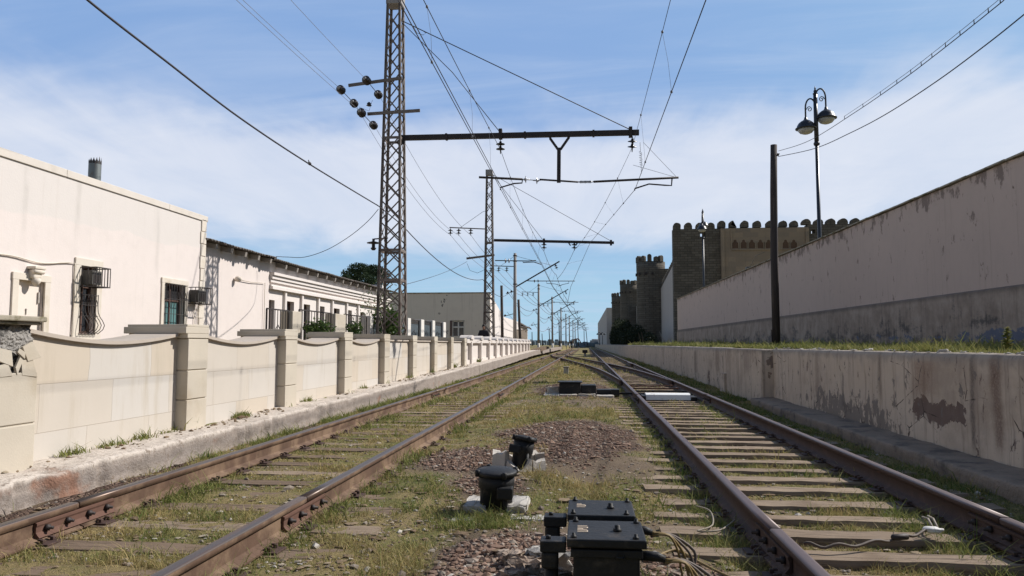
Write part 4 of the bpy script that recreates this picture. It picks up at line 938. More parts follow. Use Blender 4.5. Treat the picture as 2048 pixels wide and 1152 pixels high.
# ------------------------------------------------------------------ iron fence in the yard
fl = thing('yard_fence', (-7, 22, .3), 'black iron fence between square beige posts in front of the long house', 'fence')
XF = -6.9
def fc(px, X=XF): return P(px, 640, X=X).y
posts = [(577, 595, 1.87, 'clad2'), (664, 685, 1.93, 'clad2'), (735, 741, 2.0, 'pole_w'), (776, 782, 2.05, 'pole_w'), (811, 817, 2.1, 'pole_w'), (838, 844, 2.12, 'pole_w'), (861, 866, 2.15, 'pole_w'), (883, 888, 2.15, 'pole_w')]
for (p0, p1, zt, m_) in posts:
    a, b_ = fc(p0), fc(p1); MB().cbox(XF - .2, XF + .1, a, b_, .1, zt, .01).build('post', m_, fl)
def fpanel(a, b_, z0, z1, n, mat='grille'):
    mb = MB()
    for zz in (z0, z1, z0 + (z1 - z0) * .12): mb.bar((XF, a, zz), (XF, b_, zz), .03)
    for i in range(n + 1): yv = a + (b_ - a) * i / n; mb.bar((XF, yv, z0), (XF, yv, z1), .032 if i in (0, n) else .014)
    ym = (a + b_) / 2; q = (b_ - a) * .28; zc = (z0 + z1) / 2 + .1
    for (u, v) in (((ym - q, zc - .15), (ym, zc + .12)), ((ym, zc + .12), (ym + q, zc - .15)), ((ym - q, zc - .35), (ym - q * .3, zc - .1)), ((ym + q, zc - .35), (ym + q * .3, zc - .1))): mb.bar((XF + .01, u[0], u[1]), (XF + .01, v[0], v[1]), .014)
    return mb.build('railing', mat, fl)
fpanel(fc(533), fc(576), .75, 1.87, 8); fpanel(fc(598), fc(662), .72, 1.93, 11); fpanel(fc(688), fc(733), .75, 1.95, 12)
for i in range(2, 7): fpanel(fc(posts[i][1]) + .02, fc(posts[i + 1][0]) - .02, .8, posts[i][2] - .03, 14)
mb = MB()
for i in range(2, 7): mb.box(XF - .03, XF - .02, fc(posts[i][1]) + .05, fc(posts[i + 1][0]) - .05, .8, posts[i][2] - .2)
mb.build('dark_sheeting', 'hazyblue', fl)

# ------------------------------------------------------------------ foliage
def leaf_cloud(name, blobs, n, size, mat, parent=None, tb=.5, hollow=.55):
    tot = sum(b_[3] * b_[4] * b_[5] for b_ in blobs); V = []; T = []
    for (cx, cy_, cz_, rx, ry, rz) in blobs:
        m_ = int(n * rx * ry * rz / tot) + 8; d = RNG.normal(size=(m_, 3)); d /= np.linalg.norm(d, axis=1)[:, None]; r = RNG.uniform(hollow, 1.0, m_) ** .6
        r = r * (1 + .22 * (fbm(d[:, 0] * 3 + cx, d[:, 1] * 3 + d[:, 2] * 3 + cy_, 1.6, 3, 4) - .5) * 2)
        V.append(np.array([cx, cy_, cz_]) + d * r[:, None] * np.array([rx, ry, rz])); T.append(np.clip(tb + RNG.normal(0, .3, m_), 0, 1))
    V = np.concatenate(V); T = np.concatenate(T); m_ = len(V)
    a = RNG.normal(size=(m_, 3)); a /= np.linalg.norm(a, axis=1)[:, None]; b_ = np.cross(a, RNG.normal(size=(m_, 3))); b_ /= np.linalg.norm(b_, axis=1)[:, None]
    s_ = (size * RNG.uniform(.6, 1.4, m_))[:, None]; W_ = np.stack([V - a * s_, V + b_ * s_ * .45, V + a * s_, V - b_ * s_ * .45], 1).reshape(-1, 3)
    if parent is not None: W_ = W_ - np.array(world_of(parent)[:])
    F = np.arange(m_ * 4).reshape(-1, 4); o = raw_mesh(name, W_, F, 4, np.repeat(T, 4), mat)
    if parent is not None: o.parent = parent
    return o
tc_ = P(735, 560, X=-17.5)
tr = thing('pine_tree', (-17.5, tc_.y, .2), 'dark green umbrella pine rising behind the corrugated roof', 'tree')
mb = MB(); mb.tube([(-17.5, tc_.y, .2), (-17.4, tc_.y, 2.5), (-17.6, tc_.y + .1, 4.6), (-17.5, tc_.y, 6.2)], [.28, .24, .2, .1], 8)
for a in range(6): mb.tube([(-17.5, tc_.y, 3.6 + a * .2), (-17.5 + 1.2 * math.cos(a), tc_.y + 1.2 * math.sin(a), 5.2), (-17.5 + 2.1 * math.cos(a), tc_.y + 2 * math.sin(a), 5.9)], [.12, .08, .04], 6)
mb.build('trunk', 'bark', tr)
def tp(px, py): v = P(px, py, X=-17.5 + random.uniform(-1, 1)); return v.x, v.y, v.z
bl = []
for (px, py, r_) in ((703, 548, .75), (718, 538, .8), (735, 543, .8), (750, 540, .75), (765, 548, .7), (700, 560, .7), (728, 560, .9), (752, 558, .9), (712, 570, .7), (770, 562, .55), (692, 555, .4), (722, 533, .4), (742, 534, .35)): v = tp(px, py); bl.append((v[0], v[1], v[2], r_ * 1.1, r_ * 1.2, r_ * .62))
leaf_cloud('crown', bl, 9000, .085, 'leaf_pine', tr, hollow=.3)
def shrub(name, px, py, X, r, label, n=900, size=.05, mat='leaf_mid', zbase=.3, cat='shrub', squash=1.1, lobes=5):
    v = P(px, py, X=X); t = thing(name, (X, v.y, zbase), label, cat); bl = []
    for i in range(lobes): bl.append((X + random.uniform(-.5, .5) * r, v.y + random.uniform(-.6, .6) * r, v.z + random.uniform(-.5, .4) * r * squash, r * random.uniform(.4, .65), r * random.uniform(.4, .65), r * random.uniform(.4, .6) * squash))
    leaf_cloud('crown', bl, n, size, mat, t, hollow=.2)
    mb = MB()
    for i in range(5): b0 = bl[i % len(bl)]; mb.tube([(X + random.uniform(-.05, .05), v.y + random.uniform(-.05, .05), zbase), ((X + b0[0]) / 2, (v.y + b0[1]) / 2, (zbase + b0[2]) / 2), b0[:3]], [.03, .02, .008], 5)
    mb.build('stem', 'bark', t); return t
shrub('leafy_bush', 636, 668, -6.4, .42, 'low leafy bush poking over the stone wall between two fence posts', 700, .05)
shrub('green_shrub', 787, 655, -6.3, .75, 'bright green shrub beside the foot of the near lattice mast', 1500, .06)
shrub('young_tree', 752, 618, -8.4, 1.15, 'thin yellow-green young tree behind the near lattice mast', 420, .05, 'leaf_mid', .3, 'tree', 1.5, 7)
shrub('dark_shrub', 703, 664, -6.0, .35, 'small dark bush behind the wall beside the third fence panel', 500, .045)

# weeds on the kerb in front of the stone wall: each clump one thing
def weed(px, py, h_, n, label, x=None, zoff=0, spread=.09, mat='grass_g', group=None, Zp=None):
    v = P(px, py, Z=(.1 if Zp is None else Zp)); x0 = v.x if x is None else x; y0 = v.y; z0 = (float(curbz(y0)) if Zp is None else Zp) + zoff
    xs_ = x0 + RNG.normal(0, spread * .5, n); ys_ = y0 + np.clip(RNG.normal(0, spread, n), -2 * spread, 2 * spread)
    o = blades('weed_clump', xs_, ys_, np.full(n, z0 - .005), RNG.gamma(4, h_ / 4, n), RNG.uniform(.006, .013, n) * (1 + y0 * .03), .55 + RNG.normal(0, .25, n), mat, .6, origin=(x0, y0, z0))
    return tag(o, label, 'weeds', group)
GW = 'weed clumps along the foot of the stone wall'
for (px, py, h_, n, lab) in ((125, 902, .07, 150, 'green weeds at the wall foot right of the damaged near pillar'), (190, 888, .055, 90, 'sparse low weeds below the middle of the nearest wall panel'), (222, 882, .06, 60, 'small green weed left of the first wide clump'),
        (262, 872, .07, 110, 'weed clump at the right third of the nearest wall panel'), (330, 862, .05, 70, 'small weed just left of the first whole pillar'), (352, 855, .10, 60, 'dark green weed in the corner beside the first whole pillar'),
        (480, 832, .06, 220, 'wide yellow-green weed patch below the second wall panel'), (552, 813, .07, 70, 'weed clump in the corner before the second pillar'), (618, 804, .06, 90, 'weed clump just past the second pillar'),
        (684, 788, .07, 50, 'weed in the corner before the third pillar'), (722, 781, .06, 60, 'weed just past the third pillar'), (758, 772, .08, 70, 'weed clump before the fourth pillar'), (805, 762, .07, 70, 'weed clump below the fifth wall panel'), (850, 752, .08, 90, 'weed patch before the sixth pillar'), (900, 743, .10, 260, 'long green weed strip where the stone wall ends'), (950, 733, .10, 220, 'green weed strip at the start of the white wall')):
    weed(px, py, h_, n, lab, x=-4.79, group=GW)
# leafy plant on the right terrace
pv = P(2015, 690, X=4.45); t = thing('broadleaf_plant', (4.45, pv.y, 1.0), 'bright green broad-leaved plant standing up from the terrace grass at far right', 'plant')
mb = MB(); mb.tube([(4.45, pv.y, .98), (4.46, pv.y + .01, 1.12), (4.45, pv.y, 1.25)], [.012, .009, .005], 6); mb.build('stem', 'leaf_mid', t)
n = 95; a = RNG.uniform(0, 6.28, n); hgt = RNG.uniform(.03, .29, n); L = .03 + .05 * (1 - np.abs(hgt - .13) / .25); V = []; 
for i in range(n):
    c_ = Vector((4.45, pv.y, .98 + hgt[i])); d = Vector((math.cos(a[i]), math.sin(a[i]), .5 + RNG.uniform(-.2, .4))).normalized(); s_ = d.cross(Vector((0, 0, 1))).normalized() * L[i] * .3; e = c_ + d * L[i]
    V += [c_, c_ + d * L[i] * .5 + s_ , e + Vector((0, 0, -.015)), c_ + d * L[i] * .5 - s_]
V = np.array([v_[:] for v_ in V]) - np.array(t.location[:]); o = raw_mesh('leaves', V, np.arange(n * 4).reshape(-1, 4), 4, np.repeat(np.clip(RNG.normal(.5, .25, n), 0, 1), 4), 'grass_g'); o.parent = t

# ------------------------------------------------------------------ right-hand walls
k = thing('retaining_wall', (4.0, 10, -.1), 'stained whitewashed retaining wall with peeling plaster, right of the tracks', 'wall')
ysr = np.array(list(np.arange(1, 16.78, .06)))
strip('wall_face', [(4.0, -.4), (4.0, .94), (4.02, .985), (4.06, 1.0), (4.5, 1.0)], ysr, 'retain', k, .012, 13, subdiv=.06)
ysr = np.array(list(np.arange(20.75, 45, .12)) + list(np.arange(45, 130, 1.0)) + list(np.arange(130, 330, 6)))
strip('wall_face', [(3.9, -.4), (3.9, .94), (3.93, .985), (3.97, 1.0), (4.5, 1.0)], ysr, 'retain', k, .014, 14, subdiv=.08)
mb = MB(); mb.box(3.76, 4.4, 16.7, 20.8, -.35, .985); b_ = mb.build('buttress', 'retain', k); b_.modifiers.new('bev', 'BEVEL').width = .02
MB().box(3.70, 3.90, 20.802, 21.5, -.35, .30).build('step_block', 'retain', k)
strip('footing', [(3.50, -.35), (3.503, -.075), (3.52, -.058), (3.98, -.045)], np.arange(1, 16.72, .05), 'footing', k, .02, 15, subdiv=.04, xf=lambda B: .05 * (fbm(B, B * 0, 1.1, 3, 2) - .5))
mb = MB()
for i in range(150):
    yv = random.uniform(5, 16.5); xv = random.uniform(4.03, 4.4); s_ = random.uniform(.008, .032) * random.choice((.7, 1, 1.3)); st0 = len(mb.v)
    mb.cbox(-s_, s_, -s_ * random.uniform(.6, 1.6), s_, -.005, s_ * random.uniform(.3, .9), s_ * .3); mb.xf(Matrix.Translation((xv, yv, 1.005)) @ Matrix.Rotation(random.uniform(0, 3), 4, 'Z') @ Matrix.Rotation(random.uniform(-.3, .3), 4, 'X'), st0)
tag(mb.build('edge_rubble', 'concrete'), 'broken concrete crumbs lying on top of the retaining wall', 'rubble', kind='stuff')

u = thing('upper_wall', (8.75, 30, 1), 'tall pinkish-grey rendered wall with a grey stained plinth, behind the wooden pole', 'wall')
YE = P(1355, 640, X=8.6).y
def topz(y): return 4.80 + .0092 * (y - 15)
def bandz(y): return 2.24 + .0026 * (y - 15)
ysu = list(np.arange(-12, 30, .5)) + list(np.arange(30, YE, 1.5)) + [YE]
mb = MB(); o_ = 0
for a, b_ in zip(ysu[:-1], ysu[1:]):
    ta, tb_ = topz(a) + .03 * (float(vn(a * 1.3, 0, 3)) - .5), topz(b_) + .03 * (float(vn(b_ * 1.3, 0, 3)) - .5)
    mb.add([(8.6, a, .7), (8.6, b_, .7), (8.6, b_, tb_), (8.6, a, ta), (8.85, a, .7), (8.85, b_, .7), (8.85, b_, tb_), (8.85, a, ta)], [(0, 1, 2, 3), (7, 6, 5, 4), (3, 2, 6, 7)])
mb.add([(8.6, YE, .7), (8.85, YE, .7), (8.85, YE, topz(YE)), (8.6, YE, topz(YE))], [(0, 1, 2, 3)]); mb.add([(8.6, -12, .7), (8.85, -12, .7), (8.85, -12, topz(-12)), (8.6, -12, topz(-12))], [(0, 1, 2, 3)])
mb.build('wall_face', 'pinkwall', u)
mb = MB()
for a, b_ in zip(ysu[:-1], ysu[1:]): 
    vs = [(8.54, a, .7), (8.54, b_, .7), (8.54, b_, bandz(b_)), (8.54, a, bandz(a)), (8.598, b_, bandz(b_) + .04), (8.598, a, bandz(a) + .04)]
    mb.add(vs, [(0, 1, 2, 3), (3, 2, 4, 5)])
mb.add([(8.54, YE, .7), (8.598, YE, .7), (8.598, YE, bandz(YE) + .04), (8.54, YE, bandz(YE))], [(0, 1, 2, 3)])
mb.build('plinth', 'plinth', u)
mb = MB(); ytc = []
yv = -12.0
while yv < YE - .3:
    L_ = random.uniform(.5, .9); zc = topz(yv + L_ / 2) + .016; j = random.uniform(-.012, .012)
    mb.add([(8.52 + j, yv, zc), (8.52 + j, yv + L_ - .01, zc + .002), (8.93, yv + L_ - .01, zc + .002), (8.93, yv, zc), (8.52 + j, yv, zc + .035), (8.52 + j, yv + L_ - .01, zc + .037), (8.93, yv + L_ - .01, zc + .037), (8.93, yv, zc + .035)], [(0, 3, 2, 1), (4, 5, 6, 7), (0, 1, 5, 4), (1, 2, 6, 5), (2, 3, 7, 6), (3, 0, 4, 7)]); yv += L_
mb.build('coping', 'cap_old', u)
YA = P(1345, 600, X=9.5).y
# ------------------------------------------------------------------ fortress
FY = 82.0
ft = thing('fortress_wall', (17, FY, .8), 'dark stone fortress wall with rounded battlements and a beige portal bay', 'fortress')
def fx(px): return P(px, 450, Y=FY).x
def fz(px, py): return P(px, py, Y=FY).z
xL = fx(1346); xP0 = fx(1440); xP1 = fx(1615); xR = 60.0; ZT = fz(1400, 457.5)
hl = (fx(1400), fx(1410.5), fz(1405, 473), fz(1405, 464.5)); hr = (fx(1622), fx(1630), fz(1626, 467), fz(1626, 459))
mb = MB(); wall_holes(mb, 'Y', FY, FY + 1.2, xL, xP0, .5, ZT, [hl]); wall_holes(mb, 'Y', FY, FY + 1.2, xP1, xR, .5, ZT + .3, [hr]); mb.box(xP0 + .01, xP1 - .01, FY + .5, FY + 1.2, .5, ZT + .1)
weld(mb.build('stone_wall', 'fort', ft))
mb = MB(); mb.box(xP0, xP1, FY - .35, FY + .5, .5, ZT - .05); mb.box(xP0, xP0 + .35, FY - .5, FY - .352, .5, ZT - .2); mb.box(xP1 - .35, xP1, FY - .5, FY - .352, .5, ZT - .2); mb.box(xP0 + 1.0, xP0 + 1.15, FY - .45, FY - .353, fz(1500, 492), ZT - .2)
pt = mb.build('portal_bay', 'portal', ft)
for px in (1470.5, 1487.5, 1504, 1521, 1537.5, 1571.5, 1588):
    cxx = P(px, 490, Y=FY - .4).x; z0, z1, zm = fz(px, 497.5), fz(px, 480), fz(px, 487); hw = .30
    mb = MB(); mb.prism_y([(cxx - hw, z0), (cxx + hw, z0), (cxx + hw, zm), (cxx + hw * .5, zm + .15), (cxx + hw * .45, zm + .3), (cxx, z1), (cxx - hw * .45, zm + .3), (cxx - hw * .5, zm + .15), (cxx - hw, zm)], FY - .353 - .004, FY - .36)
    mb.build('arched_niche', 'brown', pt)  # flat plate, not cut in; the niche's shade is put into its colour
    mb = MB(); mb.box(cxx - hw - .16, cxx - hw - .02, FY - .42, FY - .351, z0 - .05, zm + .1); mb.box(cxx + hw + .02, cxx + hw + .16, FY - .42, FY - .351, z0 - .05, zm + .1); mb.build('niche_moulding', 'portal', pt)
MB().box(xP0 + 1.1, xP1 - .9, FY - .45, FY - .352, fz(1500, 501), fz(1500, 499)).build('string_course', 'portal', pt)
mxs = [1354, 1376.5, 1400, 1422, 1443.5, 1466.5, 1490, 1515, 1541, 1567, 1589, 1613.5, 1638, 1662.5, 1687.5, 1712, 1736, 1760]
for i, px in enumerate(mxs):
    cxx = fx(px); hw = .40 if px < 1600 else .45; zb_ = (ZT if px < 1440 else (ZT + .1 if px < 1610 else ZT + .3)); hh_ = fz(px, 441) - zb_ if px > 1440 else fz(px, 445) - zb_; hh_ = max(.6, hh_)
    pts = [(cxx - hw, zb_), (cxx + hw, zb_)] + [(cxx + hw * math.cos(a) * (1 + .0), zb_ + hh_ - hw * .95 + hw * .95 * math.sin(a)) for a in np.linspace(0, math.pi, 11)]
    if px in (1466.5, 1589): pts = [p_ for p_ in pts if p_[0] <= cxx + hw * (.2 if px == 1466.5 else 1)] + ([(cxx + hw * .9, zb_)] if px == 1466.5 else [])
    mb = MB(); mb.prism_y([(a_ + random.uniform(-.02, .02), b2 + random.uniform(-.02, .02)) for a_, b2 in pts], FY + .02, FY + .75); mb.build('battlement', 'fort', ft)
# side wall running away, towers
sw = thing('fortress_side_wall', (9.7, 110, .8), 'pale rendered fortress wall with small battlements running away between the towers', 'wall')
mb = MB(); 
zz = lambda y: 9.75 - (y - 82) * .115
mb.add([(9.5, 82.01, .5), (9.5, 97, .5), (9.5, 97, zz(97)), (9.5, 82.01, zz(82)), (10.1, 82.01, .5), (10.1, 97, .5), (10.1, 97, zz(97)), (10.1, 82.01, zz(82))], [(0, 1, 2, 3), (7, 6, 5, 4), (3, 2, 6, 7)])
mb.box(9.5, 10.1, 97.002, 300, .5, 8.2)
mb.box(6.6, 9.4, 240, 420, .5, 12.6)
mb.build('wall_face', 'fort_plaster', sw)
for i in range(14): yv = 82.6 + i * 1.05; mb = MB(); mb.prism([(yv - .3, zz(yv) - .06)] + [(yv - .3 * math.cos(a), zz(yv) + .45 + .3 * math.sin(a)) for a in np.linspace(0, math.pi, 7)] + [(yv + .3, zz(yv) - .06)], 9.52, 9.95); mb.build('battlement', 'fort', sw)
def tower(cxx, cyy, r, zt, label, xl, seed):
    t = thing('fortress_tower', (cxx, cyy, .5), label, 'tower'); nseg = 28; rs_ = random.Random(seed)
    mb = MB(); mb.lathe([(r * 1.04, 0), (r * 1.0, zt * .3), (r * .97, zt - 2.2), (r * .985, zt - 1.6), (r * .99, zt - .5)], (cxx, cyy, .5), (0, 0, 1), nseg)
    mb.box(cxx, cxx + r * 1.6, cyy - r * .98, cyy + r, .5, zt - 1.0)
    mb.build('tower_body', 'fort', t)
    for i in range(8):
        a = math.radians(125 + i * 27 + rs_.uniform(-2, 2)); R_ = r * .99 - .16; px_, py_ = cxx + R_ * math.cos(a), cyy + R_ * math.sin(a); hw = rs_.uniform(.25, .31); m4 = Matrix.Translation((px_, py_, 0)) @ Matrix.Rotation(a + math.pi / 2, 4, 'Z')
        hh_ = .55 * rs_.uniform(.7, 1.25)
        mb = MB(); mb.prism_y([(-hw, zt - .05), (hw, zt - .05)] + [(hw * math.cos(b_), zt + hh_ + hw * .9 * math.sin(b_)) for b_ in np.linspace(0, math.pi, 8)], -.2, .2); mb.xf(m4); mb.build('battlement', 'fort', t)
        if i % 2 == 0 or True:
            a2 = a + .2; mb = MB(); mb.box(-.14, .14, -.05, .05, zt - 1.75, zt - 1.45); mb.xf(Matrix.Translation((cxx + r * 1.03 * math.cos(a2), cyy + r * 1.03 * math.sin(a2), 0)) @ Matrix.Rotation(a2 + math.pi / 2, 4, 'Z')); mb.build('gun_slot', 'iron', t)
    return t
v = P(1301, 525, Y=98); tower(v.x, 98, 1.86, v.z, 'tall round stone tower nearest to the main fortress wall', 0, 1)
v = P(1259, 569, Y=145); tower(v.x - .1, 145, 1.75, v.z, 'middle round stone tower of the fortress', 0, 2)
v = P(1238, 593, Y=190); tower(v.x, 190, 1.9, v.z, 'farthest and smallest-looking round stone tower of the fortress', 0, 3)
sb = thing('dark_bushes', (5.6, 70, .9), 'dense dark bushes at the foot of the fortress towers', 'bushes')
leaf_cloud('crown', [(5.8, 88, 2.0, 1.3, 5, 1.3), (6.4, 78, 1.6, .8, 3, .7), (5.3, 104, 2.6, 1.0, 8, 1.8), (5.2, 122, 3.0, 1.1, 10, 2.1), (4.9, 92, 1.6, .9, 6, .9), (5.2, 140, 2.4, .8, 10, 2.0)], 16000, .13, 'leaf_dark', sb, hollow=.2)
mb = MB()
for yv in (76, 80, 86, 92, 100, 108, 118, 126, 138): mb.tube([(5.6, yv, .9), (5.7, yv + .3, 1.6), (5.5, yv, 2.3)], [.08, .05, .02], 5)
mb.build('stem', 'bark', sb)
sb['kind'] = 'stuff'
# bare twiggy weed at the end of the upper wall
mb = MB()
for i in range(16): a = random.uniform(-.7, .7); v = P(1335, 690, Y=70); mb.tube([(v.x, 70, 1.0), (v.x + a * .6, 70 + random.uniform(-.3, .3), 1.5), (v.x + a * 1.1, 70, 1.6 + random.random() * .7)], [.015, .01, .006], 4)
tag(mb.build('dry_bush', 'concrete'), 'bare pale twigs at the far end of the upper wall', 'bush')
mb = MB(); v = P(1496, 538, X=8.7)
mb.cbox(8.6, 8.95, v.y - .18, v.y + .18, v.z - .12, v.z + .12, .02); mb.bar((8.75, v.y, v.z - .35), (8.75, v.y, v.z - .1), .04); mb.tube([(8.8, v.y, v.z + .1), (8.8, v.y - 1.5, v.z + .55), (8.8, v.y - 3.4, v.z + .5)], .012, 5)
tag(mb.build('floodlight', 'acbody'), 'small floodlight on top of the upper wall', 'floodlight')

# ------------------------------------------------------------------ poles and lamps on the right
pb = P(1553, 690, X=6.6); ptp = P(1547.5, 290, Y=pb.y)
wp = thing('wooden_pole', (6.6, pb.y, 1.0), 'dark creosoted wooden pole standing on the terrace before the upper wall', 'pole')
mb = MB(); mb.tube([(6.6, pb.y, .9), (6.6, pb.y, 4), (ptp.x * .5 + 3.3, pb.y, 6.5), (ptp.x, pb.y, ptp.z)], [.135, .13, .122, .112], 14); mb.build('shaft', 'pole_d', wp)
mb = MB(); at = P(1556, 312, Y=pb.y - .1); mb.bar((ptp.x, pb.y, at.z), (at.x + .05, pb.y - .12, at.z + .08), .03); mb.lathe([(.03, 0), (.04, .05), (.02, .1)], at, (0, 0, 1), 8); mb.build('wire_bracket', 'iron', wp)
mb = MB(); mb.bar((6.46, pb.y - .02, .98), (6.44, pb.y - .02, 1.6), .03, .01); mb.build('metal_strap', 'iron', wp)
def street_lamp(cx_, cyy, top, s, label, base=.9, box=False):
    t = thing('street_lamp', (cx_, cyy, base), label, 'street lamp', 'black twin-headed street lamps behind the upper wall')
    mb = MB(); mb.tube([(cx_, cyy, base), (cx_, cyy, top - 2.4 * s)], [.09 * s, .072 * s], 12); mb.tube([(cx_, cyy, top - 2.4 * s), (cx_, cyy, top - .2 * s)], [.095 * s, .085 * s], 12); mb.lathe([(.10, 0), (.12, .04), (.12, .1), (.09, .14)], (cx_, cyy, top - 2.45 * s), (0, 0, 1), 12)
    mb.lathe([(.085, 0), (.10, .04), (.05, .08), (.07, .14), (.03, .2), (.035, .24), (0, .36)], (cx_, cyy, top - .2 * s), (0, 0, 1), 10); mb.build('post', 'lampiron', t)
    for sg, dz in ((-1, -.35), (1, .08)):
        A = []; R_ = .26 * s; ex = .43 * s
        for a in np.linspace(math.pi, 0, 12): A.append((cx_ + sg * (ex - .0) * (1 - (math.cos(a) + 1) / 2 * 1.0) if False else cx_ + sg * (ex * (1 + math.cos(math.pi - (math.pi - a))) / 2 if False else ex * (math.cos(a) + 1) / 2), cyy, top - .45 * s + dz * s + .42 * s * math.sin(a)))
        A.append((A[-1][0], cyy, A[-1][2] - .38 * s)); A = [(cx_ + sg * .02, cyy, top - .95 * s + dz * s)] + A
        mb = MB(); mb.tube(A, .035 * s, 8)
        sp = [(cx_ + sg * (.26 * s + .12 * s * (1 - q / 14) * math.cos(q * .75)), cyy, top - .5 * s + dz * s + .14 * s * (1 - q / 14) * math.sin(q * .75)) for q in range(12)]; mb.tube(sp, .02 * s, 6); ar = mb.build('arm', 'lampiron', t)
        hx, hz_ = A[-1][0], A[-1][2]
        mb = MB(); mb.lathe([(.03, .0), (.06, -.03), (.07, -.10), (.12, -.16), (.20, -.20), (.30, -.28), (.36, -.38), (.385, -.47), (.44, -.50), (.44, -.54), (.36, -.545)], (hx, cyy, hz_), (0, 0, s), 20)
        for i_ in range(len(mb.v)): mb.v[i_] = (hx + (mb.v[i_][0] - hx) * s, cyy + (mb.v[i_][1] - cyy) * s, hz_ + (mb.v[i_][2] - hz_) * s)
        sh = mb.build('lamp_shade', 'lampiron', t)
        mb = MB(); mb.lathe([(.35 * s, -.546 * s), (.33 * s, -.62 * s), (.25 * s, -.71 * s), (.12 * s, -.76 * s), (.0, -.77 * s)], (hx, cyy, hz_), (0, 0, 1), 18); mb.build('glass_bowl', 'lampglass', sh)
    if box: mb = MB(); mb.cbox(cx_ - .1, cx_ + .75, cyy - .3, cyy - .05, base - .2, base + .15, .02); mb.build('junction_box', 'lampglass', t)
    return t
yl = P(1638, 500, X=9.25).y; vt = P(1627, 180, Y=yl); street_lamp(vt.x + .06, yl, vt.z, .93, 'tall black twin lamp rising above the near upper wall, right of the wooden pole')
v = P(1408, 600, X=9.35); vt = P(1405, 421, Y=v.y); vb = P(1410, 577, Y=v.y)
sl2 = street_lamp(0, 0, vt.z - 1.0, .93, 'smaller-looking black twin lamp in front of the fortress wall', 0, False)
sl2.location = (vt.x, v.y, 1.0); sl2.rotation_euler = (0, 0, math.radians(72))
mb = MB(); mb.cbox(vb.x - .1, vb.x + .65, v.y - .3, v.y - .05, vb.z - .35, vb.z + .02, .02); tag(mb.build('junction_box', 'lampglass'), 'white box at the foot of the farther twin lamp', 'box')

# ------------------------------------------------------------------ lattice masts
def disc_insulator(mb, a, axis_, s=1.0, n=2, mi=0):
    prof = [(.012 * s, -.06 * s), (.012 * s, 0)]
    for i in range(n):
        z = i * .15 * s
        prof += [(.035 * s, z), (.045 * s, z + .05 * s), (.13 * s, z + .075 * s), (.135 * s, z + .09 * s), (.06 * s, z + .105 * s), (.02 * s, z + .12 * s)]
    prof += [(.012 * s, n * .15 * s + .08 * s)]
    return mb.lathe(prof, a, axis_, 12, mi)
def mast(X, Y, w0, w1, zt, label, cells):
    t = thing('lattice_mast', (X, Y, .1), label, 'mast'); z0 = .1; wz = lambda z: w0 + (w1 - w0) * (z - 1.4) / (zt - 1.4)
    for sx_ in (-1, 1):
        for sy_ in (-1, 1):
            mb = MB(); a = Vector((X + sx_ * wz(z0) / 2, Y + sy_ * wz(z0) / 2, z0)); b_ = Vector((X + sx_ * w1 / 2, Y + sy_ * w1 / 2, zt))
            mb.bar(a, b_, .012, .085, up=(0, 1, 0)); mb.bar(a + Vector((-sx_ * .036, 0, 0)), b_ + Vector((-sx_ * .036, 0, 0)), .07, .012, up=(0, 1, 0)); mb.build('leg', 'lattice', t)
    mb = MB(); zs_ = np.linspace(z0 + .1, zt - .5, cells + 1)
    for i in range(cells):
        a0, a1 = wz(zs_[i]) / 2, wz(zs_[i + 1]) / 2; za, zb2 = zs_[i], zs_[i + 1]
        for s_ in (-1, 1):
            mb.bar((X - a0, Y + s_ * a0, za), (X + a1, Y + s_ * a1, zb2), .04, .01, up=(0, 1, 0)); mb.bar((X + a0, Y + s_ * (a0 - .012), za), (X - a1, Y + s_ * (a1 - .012), zb2), .04, .01, up=(0, 1, 0))
            mb.bar((X + s_ * a0, Y - a0, za), (X + s_ * a1, Y + a1, zb2), .04, .01, up=(1, 0, 0)); mb.bar((X + s_ * (a0 - .012), Y + a0, za), (X + s_ * (a1 - .012), Y - a1, zb2), .04, .01, up=(1, 0, 0))
    for z in (zt * .33, zt * .62, .55, 3.0):
        q = wz(z) / 2; 
        for s_ in (-1, 1): mb.bar((X - q, Y + s_ * q, z), (X + q, Y + s_ * q, z), .08, .012, up=(0, 1, 0)); mb.bar((X + s_ * q, Y - q, z), (X + s_ * q, Y + q, z), .08, .012, up=(1, 0, 0))
    mb.build('lattice_bracing', 'lattice', t)
    mb = MB(); q = w1 / 2 + .03; mb.cbox(X - q, X + q, Y - q, Y + q, zt - .28, zt + .05, .01); mb.build('top_cap', 'mastcap', t)
    return t
Y1 = P(783, 688, X=-5.8).y; Y2 = P(978, 688, X=-5.8).y
m1 = mast(-5.8, Y1, .74, .42, P(783, -4, Y=Y1).z, 'tall rusty-grey lattice mast nearest the camera, behind the stone wall', 17)
def q1(px, py, dy=0): return P(px, py, Y=Y1 + dy)
def q2(px, py, dy=0): return P(px, py, Y=Y2 + dy)
mb = MB(); mb.bar(q1(800, 276), q1(1278, 265), .13, .15); bm1 = mb.build('cross_boom', 'iron', m1)
mb = MB()
for px in (800, 893, 1050, 1187): v = q1(px, 276 - (px - 800) * .023); mb.bar(v - Vector((.03, 0, 0)), v + Vector((.03, 0, 0)), .16, .19)
v = q1(803, 278); mb.bar(v - Vector((.12, 0, .1)), v + Vector((.1, 0, -.1)), .1, .12)
for px in (1001, 1261): v = q1(px, 270 - (px - 800) * .015); mb.bar(v + Vector((0, 0, .13)), v - Vector((0, 0, .17)), .10, .18)
mb.build('boom_clamps', 'iron', bm1)
mb = MB(); mb.tube([q1(807, 42), q1(850, 63), q1(1001, 262)] if False else [q1(805, 42), q1(1258, 258)], .014, 6); mb.build('tie_rod', 'wire', m1)
